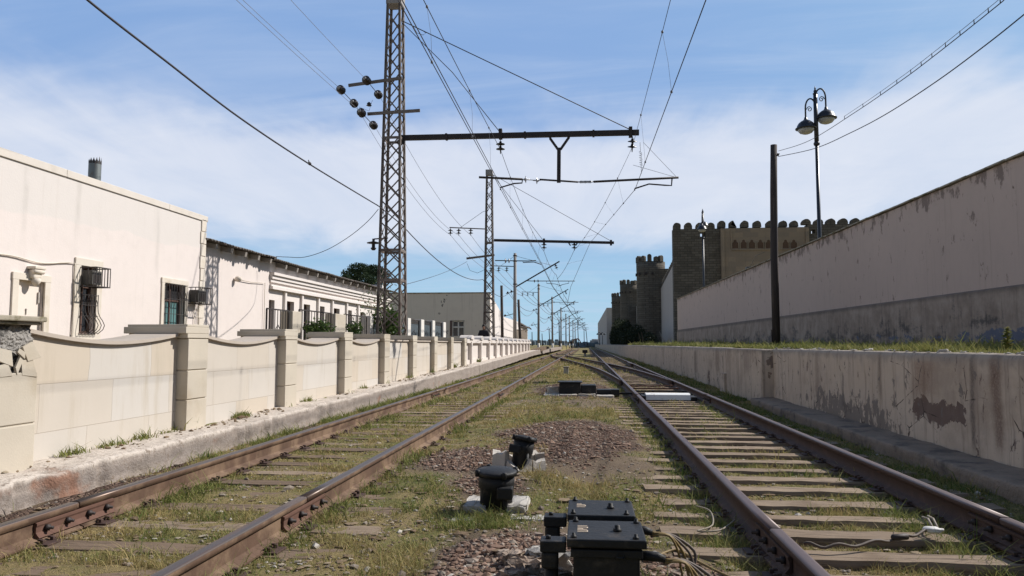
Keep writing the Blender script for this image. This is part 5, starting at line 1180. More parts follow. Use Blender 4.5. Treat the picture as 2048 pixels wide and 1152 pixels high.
mb = MB(); mb.tube([q1(805, 46), q1(905, 145), q1(998, 262)], .012, 6); mb.build('tie_rod', 'wire', m1)
mb = MB(); mb.tube([q1(826, 52), q1(834, 66), q1(846, 70), q1(852, 66), q1(840, 58)], .008, 5); mb.build('tie_loop', 'wire', m1)
mb = MB(); disc_insulator(mb, q1(1001, 283), (0, 0, -1), 1.0, 2); mb.build('insulator', 'insul', m1)
mb = MB(); disc_insulator(mb, q1(1265, 277), (-.02, .35, -.9), 1.05, 2); mb.build('insulator', 'insul', m1)
# Y hanger with the steady tube
mb = MB(); mb.bar(q1(1099, 268), q1(1101, 279), .07); mb.bar(q1(1101, 278), q1(1116, 299), .06, .07); mb.bar(q1(1139, 266), q1(1137, 277), .07); mb.bar(q1(1137, 276), q1(1121, 299), .06, .07); mb.bar(q1(1118, 296), q1(1117.5, 365), .11, .12); mb.build('forked_hanger', 'iron', m1)
mb = MB(); mb.tube([q1(958, 354.5), q1(1045, 358.5)], .035, 8); mb.tube([q1(1079, 359), q1(1156, 364)], .028, 8); mb.tube([q1(1187, 363.5), q1(1357, 355)], .034, 8); tb1 = mb.build('steady_tube', 'iron', m1)
mb = MB(); disc_insulator(mb, q1(1047, 359), (1, 0, 0), .8, 1); disc_insulator(mb, q1(1078, 361), (-1, 0, 0), .8, 1); mb.tube([q1(1052, 359.5), q1(1074, 360.5)], .012, 6); mb.build('insulator', 'insul_w', tb1)
mb = MB(); a = q1(1156, 364); b_ = q1(1187, 363.6); L_ = (b_ - a).length; prof = [(.015, 0)]
for i in range(9): prof += [(.02, L_ * (.12 + .084 * i)), (.055, L_ * (.15 + .084 * i)), (.02, L_ * (.18 + .084 * i))]
mb.lathe(prof + [(.015, L_)], a, (b_ - a), 10); mb.build('insulator', 'insul', tb1)
for pts in (((1045, 358, 0), (1044, 366, 0), (1028, 367, 0), (1001, 375, 0), (1001, 380, 0)), ((1344, 358, 0), (1343, 371, 0), (1330, 370.5, 0), (1298, 368, 0), (1270, 377, 0), (1269, 381, 0))):
    mb = MB(); mb.tube([q1(a[0], a[1]) for a in pts], .022, 6); mb.build('registration_arm', 'iron', tb1)
mb = MB(); mb.tube([q1(1287, 285), q1(1352, 353)], .006, 5); mb.tube([q1(1266, 330), q1(1350, 354)], .006, 5); mb.build('stay_wire', 'wire_g', tb1)
# side arms of mast 1
for (a, b_, ds) in (((697, 171), (804, 156), .5), ((735, 228), (840, 221), .5)):
    mb = MB(); mb.bar(q1(*a, -.30), q1(*b_, -.30), .05, .09); mb.bar(q1(*a, -.16), q1(*b_, -.16), .05, .09); mb.build('side_arm', 'lattice', m1)
def pair(mx, my, s=.95):
    c = q1(mx, my)
    for dy in (-.78, .50):
        mb = MB(); disc_insulator(mb, (c.x, Y1 + dy, c.z), (0, 1, -.02), s, 2); mb.tube([(c.x, Y1 + dy, c.z), (c.x, Y1 + (.0 if dy < 0 else .0), c.z)], .012, 5); io = mb.build('insulator', 'insul', m1)
        mb = MB(); mb.lathe([(.0, -.01), (.045, -.01), (.05, .02), (.03, .05)], (c.x, Y1 + dy - .075, c.z), (0, 1, 0), 12); mb.build('metal_cap', 'insul_w', io)
pair(745, 175); pair(695, 193); pair(735, 238)
mb = MB(); a = q1(738, 213); mb.lathe([(.02, 0), (.09, .03), (.05, .06), (.07, .09), (.02, .14)], a, (0, 0, 1), 10); mb.tube([q1(718, 214), q1(738, 222), q1(745, 200)], .006, 5); mb.build('pin_insulator', 'insul', m1)
# small lantern on the left of mast 1
mb = MB(); mb.tube([q1(776, 476), q1(748, 478)], .02, 6); mb.tube([q1(748, 478), q1(748, 482)], .02, 6); mb.lathe([(.04, .10), (.04, .02), (.20, -.02), (.20, -.04), (.05, -.05), (.05, -.16), (.09, -.19), (.05, -.25), (.0, -.26)], q1(747, 484), (0, 0, 1), 14); mb.build('yard_lantern', 'iron', m1)
m2 = mast(-5.8, Y2, .63, .36, P(978, 342, Y=Y2).z, 'second lattice mast farther along, beside the peeling building', 16)
mb = MB(); mb.bar(q2(988, 480.5), q2(1228, 485.5), .13, .15); bm2 = mb.build('cross_boom', 'iron', m2)
mb = MB()
for px in (1088, 1222): v = q2(px, 480.5 + (px - 988) * .021); mb.bar(v + Vector((0, 0, .16)), v - Vector((0, 0, .16)), .12, .2)
for px, s_ in ((1136, -1), (1156, 1)): v = q2(px, 484); mb.bar(v, v + Vector((s_ * .15 * (-1 if px < 1140 else -1), 0, -.22)), .07)
mb.build('boom_clamps', 'iron', bm2)
for px in (1088, 1148.5): mb = MB(); disc_insulator(mb, q2(px, 486), (0, 0, -1), 1.25, 2); mb.build('insulator', 'insul', m2)
for a, b_ in (((987, 352), (1085, 479)), ((987, 350), (1222, 482))): mb = MB(); mb.tube([q2(*a), q2(*b_)], .014, 5); mb.build('tie_rod', 'wire', m2)
mb = MB(); mb.bar(q2(899, 455), q2(970, 458), .05, .06); la = mb.build('side_arm', 'lattice', m2)
for px in (901, 917.5, 941.5): mb = MB(); disc_insulator(mb, q2(px, 458), (0, 0, -1), 1.1, 2); mb.build('insulator', 'insul', la)
mb = MB(); mb.tube([q2(921, 455), q2(965, 424), q2(973, 421)], .012, 5); mb.build('stay_wire', 'wire', la)
mb = MB(); mb.bar(q2(933, 517), q2(989, 510), .08, .12); mb.build('crossbar', 'lattice', m2)
mb = MB(); mb.tube([q2(990, 521), q2(1056, 522), q2(1072, 521)], .03, 6); tb2 = mb.build('steady_tube', 'iron', m2)
for px in (1011, 1018): mb = MB(); mb.lathe([(.03, -.05), (.14, -.02), (.14, .02), (.03, .05)], q2(px, 521.5), (1, 0, 0), 10); mb.build('insulator', 'insul_w', tb2)
mb = MB(); mb.tube([q2(1046, 521), q2(1046, 525), q2(1068, 524), q2(1083, 529)], .03, 6); mb.build('registration_arm', 'iron', tb2)

# ------------------------------------------------------------------ concrete catenary poles, built once and copied
def pole_proto():
    t = thing('catenary_pole', (0, 0, 0), 'tall concrete pole with a sloping boom', 'pole', 'concrete catenary poles in a row along the left side'); T = 8.1
    mb = MB(); mb.tube([(0, 0, -.5), (0, 0, T)], [.16, .12], 12); mb.build('shaft', 'pole_c', t)
    mb = MB(); mb.tube([(0, 0, -.5), (0, 0, .75)], [.172, .163], 12); mb.build('white_base', 'pole_w', t)
    mb = MB(); 
    for z in (T - .25, T - .7, T - 2.6): mb.lathe([(.13, 0), (.17, .01), (.17, .08), (.13, .09)], (0, 0, z), (0, 0, 1), 10)
    mb.build('collars', 'iron', t)
    mb = MB(); mb.bar((.12, 0, T - 2.75), (3.65, 0, T - .7), .09, .10); bo = mb.build('boom', 'iron', t)
    mb = MB(); disc_insulator(mb, (3.3, .1, T - .95), (.35, .2, -.9), 1.2, 2); mb.build('insulator', 'insul', bo)
    mb = MB(); mb.tube([(.1, 0, T - .25), (3.0, 0, T - 1.02)], .014, 5); mb.build('tie_rod', 'wire', t)
    mb = MB(); mb.tube([(1.0, 0, T - 2.28), (1.35, 0, T - 2.3), (4.9, 0, T - 2.32)], .032, 6); rt = mb.build('steady_tube', 'iron', t)
    mb = MB()
    for xv in (1.6, 1.9): mb.lathe([(.03, -.05), (.13, -.02), (.13, .02), (.03, .05)], (xv, 0, T - 2.3), (1, 0, 0), 10)
    mb.build('insulators', 'insul', rt)
    mb = MB(); mb.tube([(2.6, 0, T - 2.32), (2.6, 0, T - 2.5), (3.3, 0, T - 2.55), (3.8, 0, T - 2.7)], .022, 5); mb.build('registration_arm', 'iron', rt)
    mb = MB(); mb.tube([(4.4, 0, T - 2.32), (4.4, 0, T - 2.5), (3.9, 0, T - 2.6), (3.55, 0, T - 2.75)], .022, 5); mb.build('registration_arm', 'iron', rt)
    mb = MB(); mb.bar((0, 0, T - 1.1), (-2.1, 0, T - 1.02), .06, .06); la = mb.build('side_arm', 'iron', t)
    for xv in (-2.0, -1.35, -.68): mb = MB(); disc_insulator(mb, (xv, 0, T - 1.15), (0, 0, -1), 1.15, 2); mb.build('insulator', 'insul', la)
    mb = MB(); mb.tube([(-1.2, 0, T - 1.05), (0, 0, T - .2)], .012, 5); mb.build('stay_wire', 'wire', la)
    mb = MB(); mb.bar((-.75, 0, T - 3.35), (.12, 0, T - 3.1), .05); mb.lathe([(.05, 0), (.09, .05), (.04, .14)], (-.6, 0, T - 3.3), (0, 0, 1), 8); mb.lathe([(.05, 0), (.09, .05), (.04, .14)], (-.3, 0, T - 3.2), (0, 0, 1), 8); mb.bar((-.9, 0, T - 5.2), (0, 0, T - 4.95), .05); mb.lathe([(.05, 0), (.12, .05), (.04, .16)], (-.8, 0, T - 5.2), (0, 0, 1), 8)
    mb.build('cable_brackets', 'iron', t)
    return t
pp = pole_proto(); PT = 8.1
plist = []
for i, (px, pt_, z_dist) in enumerate(((1029.5, 505, -5.8), (1077, 567, -5.8), (1105, 593.5, -5.3), (1122, 615, -5.1), (1132, 627.5, -4.9), (1139, 632, -4.7), (1146, 640, -4.4), (1150.5, 645, -4.1))):
    d = 7.45 * 1500 / (688 - pt_); v = P(px, 688, Y=d * 1.0); plist.append((v.x, d))
nth = ['first and nearest-looking concrete catenary pole, just past the second lattice mast', 'second concrete catenary pole, with a white-painted base on the grass bank', 'third concrete catenary pole along the left side', 'fourth concrete catenary pole along the left side', 'fifth concrete catenary pole along the left side', 'sixth concrete catenary pole, small in the distance', 'seventh concrete catenary pole, very small in the distance', 'farthest concrete catenary pole in the row']
for i, (xx, d) in enumerate(plist):
    loc = (xx, d, 8.55 - PT)
    if i == 0: pp.location = loc; pp['label'] = nth[0]; r_ = pp
    else: r_ = dup(pp, loc, nth[i])
    r_.rotation_euler = (0, random.uniform(-.006, .006), 0)
# dark wooden poles
def wpole(px, pyt, pxb, pyb, d, label, r=.12):
    a = P(pxb, pyb, Y=d); b_ = P(px, pyt, Y=d); zb_ = min(a.z, .6); a = Vector((a.x, d, zb_))
    o = MB().tube([a, a.lerp(b_, .5), b_], [r, r * .92, r * .8], 8).build('telegraph_pole', 'pole_d', None, a); return tag(o, label, 'pole', 'dark wooden poles on the left side')
wpole(1003, 571, 1005, 682, 56, 'dark wooden pole just left of the first concrete pole'); wpole(1037, 599, 1041, 684, 62, 'dark wooden pole leaning beside the first concrete pole')
wpole(1118, 640, 1119, 690, 152, 'thin dark pole just left of the fourth concrete pole'); wpole(1064, 664, 1064.5, 690, 190, 'tiny dark pole beyond the grey end wall'); wpole(1098, 658, 1100, 691, 190, 'tiny leaning dark pole left of the third concrete pole')
wpole(1155, 640, 1157, 690, 233, 'dark far pole in the middle of the wires'); wpole(1168, 658, 1168.5, 690, 260, 'far upright dark pole near the vanishing point'); wpole(1171.5, 655, 1175, 690, 262, 'far dark pole leaning left near the vanishing point'); wpole(1084, 667, 1085, 691, 210, 'tiny dark pole right of the second concrete pole')

# ------------------------------------------------------------------ wires
def sag(a, b_, s, n=24):
    a = Vector(a); b_ = Vector(b_); return [a.lerp(b_, t_) - Vector((0, 0, 4 * s * t_ * (1 - t_))) for t_ in np.linspace(0, 1, n)]
def wire(name, pts, r, mat, label, cat='wire', drops=None, other=None):
    pts = [Vector(p) for p in pts]; rr = [max(r, .00026 * p.y) if p.y > 20 else r for p in pts]
    o = MB().tube(pts, rr, 5).build(name, mat, None); tag(o, label, cat); return o
def at_y(pts, y):
    for a, b_ in zip(pts[:-1], pts[1:]):
        if a.y <= y <= b_.y: return Vector(a).lerp(b_, (y - a.y) / (b_.y - a.y + 1e-9))
    return None
def droppers(o, top, bot, ys_):
    for y in ys_:
        a, b_ = at_y(top, y), at_y(bot, y)
        if a is None or b_ is None: continue
        m_ = MB(); m_.tube([a, a.lerp(b_, .5) + Vector((random.uniform(-.03, .03), .02, 0)), b_], max(.0035, .00012 * y), 4); m_.lathe([(.0, 0), (.022, .01), (.022, .05), (0, .06)], a - Vector((0, 0, .03)), (0, 0, 1), 6); m_.lathe([(.0, 0), (.022, .01), (.022, .05), (0, .06)], b_ - Vector((0, 0, .03)), (0, 0, 1), 6)
        m_.build('dropper', 'wire_g', o)
Yp = [Y1, Y2] + [d for _, d in plist]
# left track
mL = sag((-2.85, -24, 7.55), q1(1001, 299), .55) ; 
a = q2(1088, 503); mL += sag(q1(1001, 299), a, .35)[1:]; prev = a
for (xx, d) in plist: nxt = Vector((-2.75, d, 6.75)); nxt.x = xx + 3.4; mL += sag(prev, nxt, .25, 12)[1:]; prev = nxt
cLp = [Vector((-2.55, -24, 5.95)), Vector(q1(1003, 381)), Vector(P(1083, 529.5, Y=Y2))]
for i, (xx, d) in enumerate(plist): cLp.append(Vector((xx + 3.1 + (.4 if i % 2 else .0), d, 5.75)))
def densify(P_, n=10): 
    out = []
    for a, b_ in zip(P_[:-1], P_[1:]): out += [a.lerp(b_, i / n) for i in range(n)]
    return out + [P_[-1]]
cL = densify(cLp)
o = wire('messenger_wire', mL, .008, 'wire', 'upper catenary wire over the left-hand track, with droppers', 'wire'); droppers(o, mL, cL, [8, 11.9, 16.3, 19.5, 25, 30, 35.5, 41, 48, 54, 59, 66, 74, 82, 90])
wire('contact_wire', cL, .0085, 'wire', 'left of the twin contact wires over the left-hand track'); wire('contact_wire', [p + Vector((.055, 0, -.005)) for p in cL], .0085, 'wire', 'right of the twin contact wires over the left-hand track')
# right track, crossing over to the left beyond the second mast
mR = sag((1.55, -24, 7.95), q1(1265, 293), .5); mR += sag(q1(1265, 293), q2(1148.5, 500), .35)[1:]; v61 = Vector((-2.3, plist[0][1], 6.4)); mR += sag(q2(1148.5, 500), v61, .2, 10)[1:]
cR_ = [Vector((2.1, -24, 5.9)), Vector(q1(1270, 379)), Vector(P(1180, 486, Y=Y2)), Vector((-1.2, plist[0][1], 5.75)), Vector((-2.3, plist[1][1], 5.72))]
cRd = densify(cR_)
o = wire('messenger_wire', mR, .006, 'wire', 'upper catenary wire over the right-hand track, with droppers'); droppers(o, mR, cRd, [13.6, 18.8, 25.4, 29, 33, 38, 43, 50])
wire('contact_wire', cRd, .0085, 'wire', 'contact wire over the right-hand track')
m_ = []
a, b_ = q1(1280, 285), q1(1283, 347)
for i in range(60): t_ = i / 59; c = a.lerp(b_, t_); s_ = .045 if .3 < t_ < .75 else .008; m_.append(c + Vector((s_ * math.cos(i * 1.9), s_ * math.sin(i * 1.9), 0)))
wire('coiled_jumper', m_, .006, 'wire', 'coiled jumper wire hanging beside the right-hand insulator')
# feeder lines on the left side
fd = [(745, 175), (695, 193), (735, 238)]; ins2 = [(941.5, 470), (917.5, 470), (901, 470)]
order = [(0, 0), (2, 1), (1, 2)]; nm = ['highest', 'middle', 'outermost']
for j, (fi, ii) in enumerate(order):
    c = q1(*fd[fi]); a0 = Vector((c.x, Y1 - .8, c.z)); a1 = Vector((c.x, Y1 + .95, c.z - .02)); st = Vector((c.x, -22, c.z + .6)); e = q2(*ins2[ii])
    pts = sag(st, a0, .7) + sag(a1, e, .55, 20); prev = e
    for (xx, d) in plist[:6]: nxt = Vector((xx - [.68, 1.35, 2.0][ii], d, 8.55 - 1.5)); pts += sag(prev, nxt, .3, 10)[1:]; prev = nxt
    wire('feeder_wire', pts, .006, 'wire_g', nm[j] + ' of the three thin feeder wires left of the masts')
# thick bundled cable through the masts
bc = [P(px, py, X=-5.95) for px, py in ((40, -120), (175, 0), (330, 121), (480, 236), (620, 329), (757, 412))]
def smooth(pts, n=8):
    out = []
    for i in range(len(pts) - 1):
        p0, p1, p2, p3 = pts[max(i - 1, 0)], pts[i], pts[i + 1], pts[min(i + 2, len(pts) - 1)]
        for k_ in range(n):
            t_ = k_ / n; out.append(.5 * ((2 * p1) + (-p0 + p2) * t_ + (2 * p0 - 5 * p1 + 4 * p2 - p3) * t_ ** 2 + (-p0 + 3 * p1 - 3 * p2 + p3) * t_ ** 3))
    return out + [pts[-1]]
pts = sag((-5.8, -14, 6.6), bc[0], .1, 10)[:-1] + smooth(bc); pts += sag(Vector((-5.6, Y1 + .3, 4.75)), P(966, 559, Y=Y2), .55, 16); prev = P(966, 559, Y=Y2)
for (xx, d) in plist[:5]: nxt = Vector((xx - .5, d, 5.25)); pts += sag(prev, nxt, .6, 12)[1:]; prev = nxt
wire('bundled_cable', pts, .017, 'wire', 'thick black bundled cable sagging down to the near lattice mast', 'cable')
v = P(619, 327, X=-5.95); mb = MB(); mb.lathe([(.01, -.06), (.035, -.03), (.035, .03), (.01, .06)], v, (0, 1, -.1), 8); mb.tube([v, v + Vector((0, -.07, .06))], .01, 5)
tag(mb.build('cable_joint', 'iron'), 'small dark joint clamped on the thick bundled cable', 'clamp')
hz2 = P(552, 513, X=-9.8); pts = [q1(757, 418), P(735, 443, X=-6.6), P(700, 472, X=-7.4), P(655, 499, X=-8.3), P(610, 514, X=-9.0), P(575, 514, X=-9.5), hz2]
wire('service_wire', smooth(pts, 5), .010, 'wire', 'thin service wire drooping from the near mast to the corrugated roof', 'cable')
wire('service_wire', sag(q1(806, 570), q2(934, 523), .12), .009, 'wire', 'thin wire running from low on the near mast to the crossbar of the second', 'cable')
wire('service_wire', [q2(934, 527), q2(940, 541), q2(955, 546), q2(968, 540), q2(973, 526)], .009, 'wire', 'short drooping loop below the crossbar of the second mast', 'cable')
pa = P(1557, 313, Y=pb.y - .1); pts = [pa, P(1629, 297, X=6.6), P(1700, 266, X=6.6), P(1774, 227, X=6.6), P(1874, 162, X=6.6), P(1974, 88, X=6.6), P(2048, 29, X=6.6)]; pts = smooth(pts); pts += sag(pts[-1], (6.6, -8, 8.4), .35, 12)[1:]
wire('power_cable', pts, .011, 'wire', 'thick black cable sweeping from the wooden pole to the upper right', 'cable')
pa2 = P(1557, 302, Y=pb.y - .1); pts = [pa2, P(1619, 281, X=6.6), P(1714, 222, X=6.6), P(1804, 160, X=6.6), P(1864, 115, X=6.6), P(1939, 56, X=6.6), P(2006, 2, X=6.6)]; s_ = smooth(pts); s_ += sag(s_[-1], (6.6, -8, 10.2), .3, 14)[1:]; o = wire('lashed_cable', s_, .009, 'wire', 'thin double cable with clips running above the thick one at upper right', 'cable')
m_ = MB(); m_.tube([p + Vector((0, 0, .075)) for p in s_[14:]], .005, 4); m_.build('support_wire', 'wire_g', o)
m_ = MB()
for p in s_[14::3]: m_.tube([p, p + Vector((0, 0, .085))], .008, 4)
m_.build('clips', 'wire', o)
# drooping service cables between concrete poles
for i in range(1, 4):
    (xa, da), (xb_, db) = plist[i - 1], plist[i]
    for j in range(2): wire('drooping_cable', sag((xa - .3 - .3 * j, da, 5.3 - 1.6 * j), (xb_ - .6, db, 5.2 - 1.4 * j), 1.2 - .3 * j, 14), .012, 'wire_g', '%s slack cable between the %s and %s concrete poles' % (['upper', 'lower'][j], ['first', 'second', 'third'][i - 1], ['second', 'third', 'fourth'][i - 1]), 'cable')

# ------------------------------------------------------------------ equipment in the bed
def gz(x, y): return float(gh(x, y))
def cable_box(x0, x1, y0, y1, zt, label, text, deep=.55):
    t = thing('cable_junction_box', ((x0 + x1) / 2, (y0 + y1) / 2, gz((x0 + x1) / 2, y0)), label, 'junction box')
    mb = MB(); mb.cbox(x0 + .028, x1 - .028, y0 + .03, y1 - .03, zt - deep, zt - .055, .012); mb.cbox(x0 + .016, x1 - .016, y0 + .018, y1 - .018, zt - .085, zt - .048, .006); mb.cbox(x0 + .06, x1 - .06, y0 + .06, y1 - .06, zt - deep - .05, zt - deep + .02, .01); bd = mb.build('box_body', 'black', t)
    mb = MB(); mb.cbox(x0, x1, y0, y1, zt - .038, zt, .007); li = mb.build('lid', 'black', t)
    mb = MB()
    for (bx, by) in ((x0 + .03, y0 + .03), (x1 - .045, y0 + .03), (x1 - .025, y1 - .04), (x0 + .035, y1 - .03)):
        mb.lathe([(.0, 0), (.014, 0), (.014, .010), (.008, .011), (.008, .022), (0, .023)], (bx, by, zt - .002), (0, 0, 1), 6)
    mb.lathe([(.0, 0), (.02, 0), (.02, .012), (.013, .014), (.013, .028), (0, .03)], (x1 - .12, (y0 + y1) / 2 - .02, zt - .002), (0, 0, 1), 6); mb.build('bolts', 'black', li)
    mb = MB(); mb.tube([((x0 + x1) / 2 + .04, y0 + .006, zt - .075), ((x0 + x1) / 2 + .045, y0 - .012, zt - .072), ((x0 + x1) / 2 + .07, y0 - .012, zt - .072), ((x0 + x1) / 2 + .075, y0 + .006, zt - .075)], .005, 6); mb.build('hasp', 'black', bd)
    # stencilled marks
    mb = MB(); gx0 = x0 + .045; gy0 = y0 + .11; hgt_ = .030 if len(text) > 3 else .045
    W7 = {'7': [((0, 1), (1, 1)), ((1, 1), (.3, 0))], '1': [((.5, 0), (.5, 1))], '4': [((0, 1), (0, .5)), ((0, .5), (1, .5)), ((.8, 1), (.8, 0))], '5': [((1, 1), (0, 1)), ((0, 1), (0, .5)), ((0, .5), (1, .5)), ((1, .5), (1, 0)), ((1, 0), (0, 0))], 'U': [((0, 1), (0, 0)), ((0, 0), (1, 0)), ((1, 0), (1, 1))], '-': [((0, .5), (1, .5))], 'H': [((0, 0), (0, 1)), ((1, 0), (1, 1)), ((0, .5), (1, .5))]}
    for r_, ln in enumerate(text):
        for k_, c_ in enumerate(ln):
            for (p_, q_) in W7[c_]:
                T_ = lambda v_: (gx0 + r_ * .055 + (1 - v_[1]) * .045, (y0 + y1) / 2 + .07 - k_ * .033 - v_[0] * .022, zt + .0012)
                mb.bar(T_(p_), T_(q_), .006, .0016)
    if text: mb.build('stencilled_marks', 'letter', li)
    # cable head on a post at the left
    mb = MB(); xh = x0 - .075; ym_ = y0 + .10; mb.cbox(xh - .045, xh + .07, ym_ - .05, ym_ + .05, zt - .075, zt - .025, .006); mb.cbox(xh - .04, xh + .035, ym_ - .042, ym_ + .042, zt - .15, zt - .076, .012); mb.tube([(xh - .002, ym_, zt - .15), (xh - .002, ym_, zt - .55)], [.026, .032], 10); mb.lathe([(0, 0), (.012, 0), (.012, .014), (0, .015)], (xh - .01, ym_, zt - .026), (0, 0, 1), 6); mb.build('cable_head', 'black', t)
    mb = MB(); mb.tube([(x1 - .03, y0 + .09, zt - .085), (x1 + .05, y0 + .09, zt - .09), (x1 + .085, y0 + .085, zt - .10)], [.022, .022, .015], 8); mb.build('cable_gland', 'black', t)
    for j, (mt, dx_, r_) in enumerate((('cable_y', 0, .007), ('cable_b', .015, .007), ('cable_y', -.012, .006), ('cable_b', .03, .008))):
        mb = MB(); x2_, yb_ = x1 + .08, y0 + .085; j1 = RNG.uniform(-.03, .03)
        mb.tube(smooth([Vector((x2_, yb_, zt - .10 - .006 * j)), Vector((x2_ + .09, yb_ + .02 + dx_, zt - .115)), Vector((x2_ + .16 + dx_ * 2, yb_ + dx_ + .03, zt - .20)), Vector((x2_ + .19 + dx_ + j1, yb_ + .03, zt - .30)), Vector((x2_ + .24 + j1 * 2, yb_ - .03 * j, zt - .41)), Vector((x2_ + .40 + .05 * j, yb_ - .10 + .07 * j, zt - .455)), Vector((x2_ + .55, yb_ - .2 + .12 * j, zt - .50))], 4), r_, 6)
        mb.build('cable', mt, t)
    return t
cable_box(-.09, .255, 3.34, 3.70, .255, 'nearest black tarred junction box with stencilled lid, at the bottom edge', ['1U4U'])
cable_box(-.10, .24, 3.83, 4.20, .25, 'black tarred junction box standing just behind the nearest one', ['4U1'], .5)
# drum coupling on a broken slab
def drum(cx_, cyy, z0, r, h_, tilt, label, box_, slab_parts):
    t = thing('cable_coupling', (cx_, cyy, z0), label, 'cable coupling')
    R4 = Matrix.Translation((cx_, cyy, z0)) @ Matrix.Rotation(tilt[0], 4, 'X') @ Matrix.Rotation(tilt[1], 4, 'Y')
    mb = MB(); mb.lathe([(r * .80, -.1), (r * .80, h_ * .5), (r * .88, h_ * .53), (r * .89, h_ * .86)], (0, 0, 0), (0, 0, 1), 24); mb.xf(R4); bd = mb.build('drum_body', 'black', t)
    mb = MB(); mb.lathe([(r * .8, h_ * .865), (r, h_ * .865), (r, h_ * .94), (r * .93, h_ * .97), (r * .5, h_ * 1.0), (0, h_ * 1.01)], (0, 0, 0), (0, 0, 1), 24)
    for a in range(4): ang = a * math.pi / 2 + .5; mb.lathe([(.0, -.03), (.02, -.03), (.02, .015), (.012, .02), (0, .021)], (r * 1.0 * math.cos(ang), r * 1.0 * math.sin(ang), h_ * .94), (0, 0, 1), 6)
    mb.xf(R4); mb.build('lid', 'black', t)
    mb = MB(); mb.cbox(*box_, .012); mb.tube([(r * .45, -r * .5, h_ * .55), (r * .5, -r * .62, h_ * .2), (r * .5, -r * .6, -.1)], .022, 8); mb.xf(R4); mb.build('side_socket', 'black', t)
    return t
drum(-.70, 5.86, -.16, .158, .30, (0.05, .02), 'stout black drum-shaped cable coupling on a cracked slab', (.02, .14, -.16, -.06, .10, .19), None)
drum(-.675, 7.62, -.17, .118, .35, (-.12, .16), 'slimmer black cable coupling with a tilted lid inside a broken concrete ring', (-.13, -.01, -.15, -.06, .17, .25), None)
def chunk(name, x0, x1, y0, y1, z0, z1, mat, label, cat, seed=1, rotz=0, jit=.012, group=None, parent=None, cut=5):
    bm = bmesh.new(); bmesh.ops.create_cube(bm, size=1); bmesh.ops.bevel(bm, geom=bm.edges[:], offset=.06, segments=1, affect='EDGES'); bmesh.ops.subdivide_edges(bm, edges=bm.edges[:], cuts=2, use_grid_fill=True)
    rs_ = random.Random(seed)
    mb = MB(); bm.verts.index_update(); mb.v = []
    for v_ in bm.verts: mb.v.append((v_.co.x * (x1 - x0) + rs_.uniform(-jit, jit), v_.co.y * (y1 - y0) + rs_.uniform(-jit, jit), v_.co.z * (z1 - z0) + rs_.uniform(-jit, jit) * .7))
    for f_ in bm.faces: mb.f.append(tuple(v_.index for v_ in f_.verts)); mb.mi.append(0); mb.sm.append(False)
    bm.free(); mb.xf(Matrix.Translation(((x0 + x1) / 2, (y0 + y1) / 2, (z0 + z1) / 2)) @ Matrix.Rotation(rotz, 4, 'Z') @ Matrix.Rotation(rs_.uniform(-.05, .05), 4, 'X'))
    o = mb.build(name, mat, parent, None if parent else ((x0 + x1) / 2, (y0 + y1) / 2, z0))
    return tag(o, label, cat, group) if label else o
sp_ = thing('cracked_slab', (-.72, 5.9, -.2), 'cracked pale concrete slab in two pieces round the stout drum coupling', 'slab')
chunk('slab_piece', -.94, -.76, 5.72, 6.15, -.24, -.125, 'concrete', None, None, 3, parent=sp_); chunk('slab_piece', -.62, -.46, 5.75, 6.15, -.24, -.12, 'concrete', None, None, 4, parent=sp_); chunk('slab_piece', -.78, -.6, 6.02, 6.2, -.24, -.13, 'concrete', None, None, 6, parent=sp_); chunk('slab_piece', -.56, -.28, 5.5, 5.66, -.24, -.165, 'concrete', None, None, 5, parent=sp_); chunk('slab_piece', -.98, -.82, 5.46, 5.6, -.25, -.17, 'concrete', None, None, 8, parent=sp_)
rg = thing('concrete_ring', (-.68, 7.7, -.2), 'broken whitewashed hexagonal concrete ring round the tilted coupling', 'concrete ring')
for i in range(6):
    a0, a1 = math.radians(60 * i + 8), math.radians(60 * i + 64); Ro, Ri = .315, .215; cx_, cyy = -.69, 7.72
    hh_ = [.20, .17, .19, .235, .185, .155][i]; rs_ = random.Random(i + 3); n = 6; mb = MB(); vs = []
    for j in range(n + 1):
        a = a0 + (a1 - a0) * j / n; w_ = rs_.uniform(-.02, .015); ht = hh_ * (1 + rs_.uniform(-.12, .08)) - .10 * math.sin(math.pi * j / n) * (1 if i == 4 else .15)
        k_ = math.cos(math.radians(30)) / math.cos(((a - math.radians(36)) % math.radians(60)) - math.radians(30))
        for R_, z in ((Ro * k_ + .01, -.26), (Ro * k_ - .01, -.26 + ht + .05), (Ri * k_ + w_, -.26 + ht + .04), (Ri * k_, -.26)): vs.append((cx_ + R_ * math.cos(a), cyy + R_ * math.sin(a), z + rs_.uniform(-.006, .006)))
    fs = [(0, 1, 2, 3), (4 * n + 3, 4 * n + 2, 4 * n + 1, 4 * n)]
    for j in range(n):
        for k_ in range(4): a = j * 4 + k_; b2 = j * 4 + (k_ + 1) % 4; fs.append((a, b2, b2 + 4, a + 4))
    mb.add(vs, fs); mb.build('ring_block', 'white_concrete', rg)
